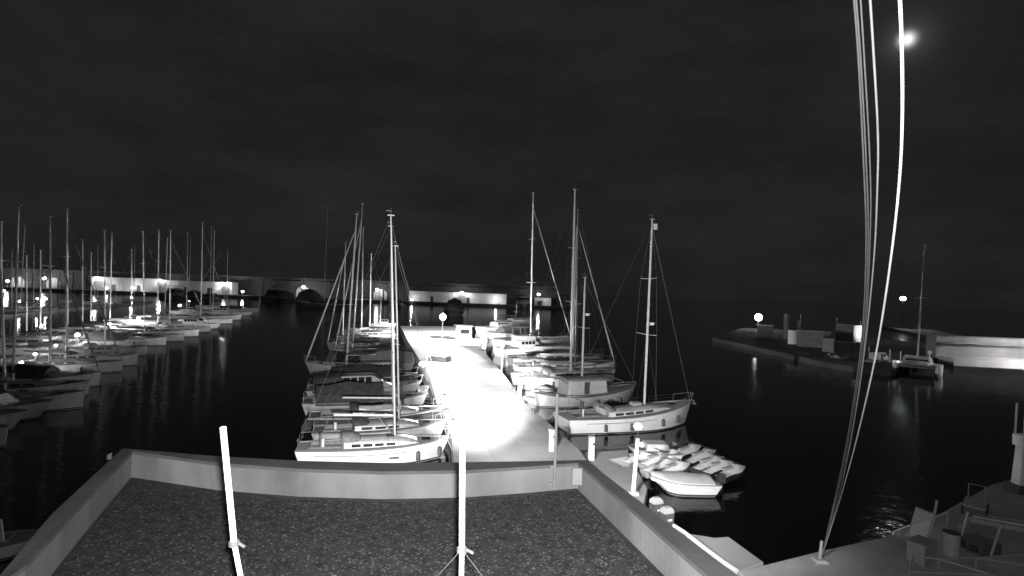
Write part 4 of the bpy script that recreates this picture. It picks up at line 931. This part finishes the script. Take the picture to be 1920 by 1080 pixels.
# tank, silo, walls, cube container, hut
def onq(px, py): return W(px, py, .9)
def kp(p): return p.y / 1000
b = onq(1487, 645); k = kp(b)
t = thing('storage_tank', 'short pale cylindrical tank on the far right quay', 'tank', b); MB().tube([(0, 0, 0), (0, 0, 24 * k)], 9 * k, 18).build('drum', mat('tank_paint', .8, .6), t, True); MB().tube([(0, 0, 24 * k), (0, 0, 25.5 * k)], 9.4 * k, 18).build('lid', whitepaint, t); MB().tube([(4 * k, -9.2 * k, 0), (4 * k, -9.2 * k, 24 * k)], .9 * k, 6).build('ladder', whitepaint, t)
b = onq(1489, 638); b.y += 4
t = thing('silo', 'tall narrow dark silo behind the pale tank', 'silo', b); MB().tube([(0, 0, 0), (0, 0, 52 * k)], 5.2 * k, 14).build('shell', mat('silo_paint', .16, .8), t, True); MB().tube([(0, 0, 52 * k), (0, 0, 54 * k)], 4 * k, 14).build('cap', darkpaint, t)
b = onq(1508, 640); b.y += 3
t = thing('vent_stack', 'thin dark stack with a mast right of the silo', 'chimney', b); MB().tube([(0, 0, 0), (0, 0, 42 * k)], 3.2 * k, 10).build('stack', darkpaint, t); MB().tube([(4.5 * k, 0, 0), (4.5 * k, 0, 54 * k)], .5 * k, 6).build('aerial', metalgrey, t)
b = onq(1462, 644); b.y += 3
def hut(px0, px1, py0, py1, label, m_, dep=4, name='shed', dy=0, door=None, z=.9):
    b = W((px0 + px1) / 2, py1, z); b.y += dy; k = kp(b); w_ = (px1 - px0) * k; h_ = (py1 - py0) * k
    t = thing(name, label, 'shed', b, -math.atan(((px0 + px1) / 2 - 960) / 1000) + .06); MB().box((0, dep / 2, h_ / 2), (w_, dep, h_)).build('wall', m_, t, bevel=.04); MB().box((0, dep / 2, h_ + .06), (w_ + .3, dep + .3, .12)).build('roof', metalgrey, t)
    if door: MB().box((door * w_, -.03, h_ * .4), (w_ * .22, .06, h_ * .8)).build('door', darkpaint, t)
    return t
hut(1432, 1458, 613, 636, 'low dark shed right of the brilliant quay lamp', darkpaint, door=.3, dy=3)
hut(1503, 1546, 623, 652, 'grey block wall store right of the pale tank', mat('block_wall', .17, .9, .25, 1), dy=1)
hut(1548, 1572, 626, 650, 'narrow grey store between the block wall and the white container', mat('block_wall', .17), dy=3, door=.1)
hut(1544, 1562, 636, 660, 'small pale electric cabinet shed on the quay front', mat('cabinet', .3, .7), dep=2)
b = W(1590, 640, 4.6)
# elevated container with a white right face
b = onq(1590, 652); k = kp(b); t = thing('site_container', 'dark raised container with a white end wall behind the cables', 'container', b, math.radians(-62))
zb_, ht = 12 * k, 31 * k
for sx in (-1, 1):
    for sy in (-1, 1): MB().box((sx * 1.6, sy * 1.2, zb_ / 2), (.2, .2, zb_)).build('leg', darkpaint, t)
MB().box((0, 0, zb_ + ht / 2), (3.8, 3.0, ht)).build('body', darkpaint, t, bevel=.03)
MB().box((1.93, 0, zb_ + ht / 2), (.06, 3.0, ht)).build('end_wall', whitepaint, t)
MB().box((-.5, -1.55, zb_ - .05), (5.4, .9, .12)).build('platform', metalgrey, t)
MB().tube([(-1.8, -1.4, zb_ + ht), (-1.8, -1.4, zb_ + ht + 1.3)], .03, 5).tube([(1.7, 1.4, zb_ + ht), (1.7, 1.4, zb_ + ht + 1.0)], .03, 5).tube([(-1.8, -1.4, zb_ + ht + .1), (1.8, -1.4, zb_ + ht + .1)], .05, 5).build('roof_rail', metalgrey, t)
spot('container_spot', tuple(b + Vector((7, -9, 5))), tuple(b + Vector((1, 0, 3.4))), 5000, 34, 1, .1)  # unseen spot aimed at the container's white end wall
# boats at the far right quay
motorboat((1628, 689), (1668, 684), 'small dim fishing boat moored left of the right hand sailing boat', None, zs=1.1, zb=1.6, B=2.6, hullm=gelgrey, name='fishing_boat', cat='fishing boat')
motorboat((1545, 678), (1590, 683), 'low dark boat beneath the raised container', None, zs=.8, zb=1.1, B=2.2, hullm=darkhull, name='fishing_boat', cat='fishing boat', cab=(.3, .6, 1.0), cabm=gelgrey)
motorboat((1478, 668), (1516, 673), 'small dark open boat below the pale tank', None, zs=.7, zb=.9, B=1.8, hullm=darkhull, name='rowing_boat', cat='open boat', cab=None, rail=False)
rz = math.radians(-128); c = W(1721, 706) + Vector((3.2, 4.4, 0)); c.z = 0
root = thing('catamaran', 'catamaran seen bow on with a thin tall mast by the right harbour wall', 'catamaran', c, rz)
BC = 5.2; stc = None
for s_ in (1, -1):
    rg = []
    for f, w_, zt in ((0, .35, .6), (.1, .6, 1.35), (.5, .66, 1.55), (.85, .42, 1.7), (1, .05, 1.75)):
        x = -5 + 10 * f; y0 = s_ * BC / 2; rg.append([(x, y0 + w_, zt), (x, y0 + w_ * .9, .1), (x, y0 + w_ * .4, -.3), (x, y0 - w_ * .4, -.3), (x, y0 - w_ * .9, .1), (x, y0 - w_, zt)])
    MB().rings(rg).build('hull', gel, root, True)
    MB().tube([(4.6, s_ * BC / 2, 1.7), (4.9, s_ * BC / 2, 2.5), (3.6, s_ * BC / 2, 2.4), (3.5, s_ * BC / 2, 1.65)], .025, 5).build('bow_rail', steel, root)
MB().box((-1.2, 0, 1.2), (6.4, BC - .9, .6)).build('bridge_deck', gelgrey, root, bevel=.08)
MB().rings([[(x, y * w_, z_) for y, z_ in ((1, 1.5), (.95, 1.5 + h_ * .7), (.8, 1.5 + h_), (-.8, 1.5 + h_), (-.95, 1.5 + h_ * .7), (-1, 1.5))] for x, w_, h_ in ((-3.4, 2.0, .95), (.4, 2.0, 1.0), (1.6, 1.7, .75), (2.4, 1.4, .1))]).build('cabin', gelgrey, root, True)
MB().box((1.3, 0, 2.1), (1.1, 3.1, .34), taper=.85).build('window', glass, root)
MB().tube([(4.4, -BC / 2, 1.6), (4.4, BC / 2, 1.6)], .09, 8).build('front_beam', metalgrey, root)
MB().box((3.2, 0, 1.42), (2.3, BC - .9, .03)).build('trampoline', canvas_dark, root)
T = tolocal(c, rz, D(1735, 455, c.y)); mb_ = Vector((.9, 0, 2.4)); mast_ = MB().tube([mb_, T], [.13, .09], 8).build('mast', alu, root, True)
hp = mb_.lerp(T, .52); MB().tube([hp + Vector((0, -.9, 0)), hp, hp + Vector((0, .9, 0))], .035, 5).ball(hp + Vector((0, 0, .1)), .2, 8).build('spreader', whitepaint, mast_)
MB().tube([(4.4, 0, 1.7), mb_.lerp(T, .9)], .03, 5).build('forestay', wire, root)
MB().tube([mb_ + Vector((0, 0, .8)), mb_ + Vector((-4, 0, 1.0))], .08, 6).build('boom', alu, root)
MB().ball((-.4, 1.5, 3.4), .3, 8).tube([(-.4, 1.5, 2.3), (-.4, 1.5, 3.2)], .06, 6).build('deck_lamp', whitepaint, root)
spot('catamaran_fill_spot', tuple(c + Vector((16, -12, 6))), tuple(c + Vector((.5, 0, 2.5))), 12000, 40, 1, .2)  # spot added to brighten the catamaran's right hull, no fixture modelled
# bollards along the right quay as posts
for i, (px, py, lb) in enumerate(((1629, 640, 'first'), (1668, 646, 'second'), (1688, 650, 'third'))):
    b = onq(px, py + 34); k = kp(b)
    o = MB().tube([(0, 0, 0), (0, 0, 26 * k * .9), (.1, 0, 28 * k * .9)], [.09, .08, .05], 8).build('mooring_post', whitepaint if i else metalgrey, None, True); o.location = b; tag(o, lb + ' pale mooring post from the left between cables and right sailing boat', 'post', 'mooring posts on the far quay')
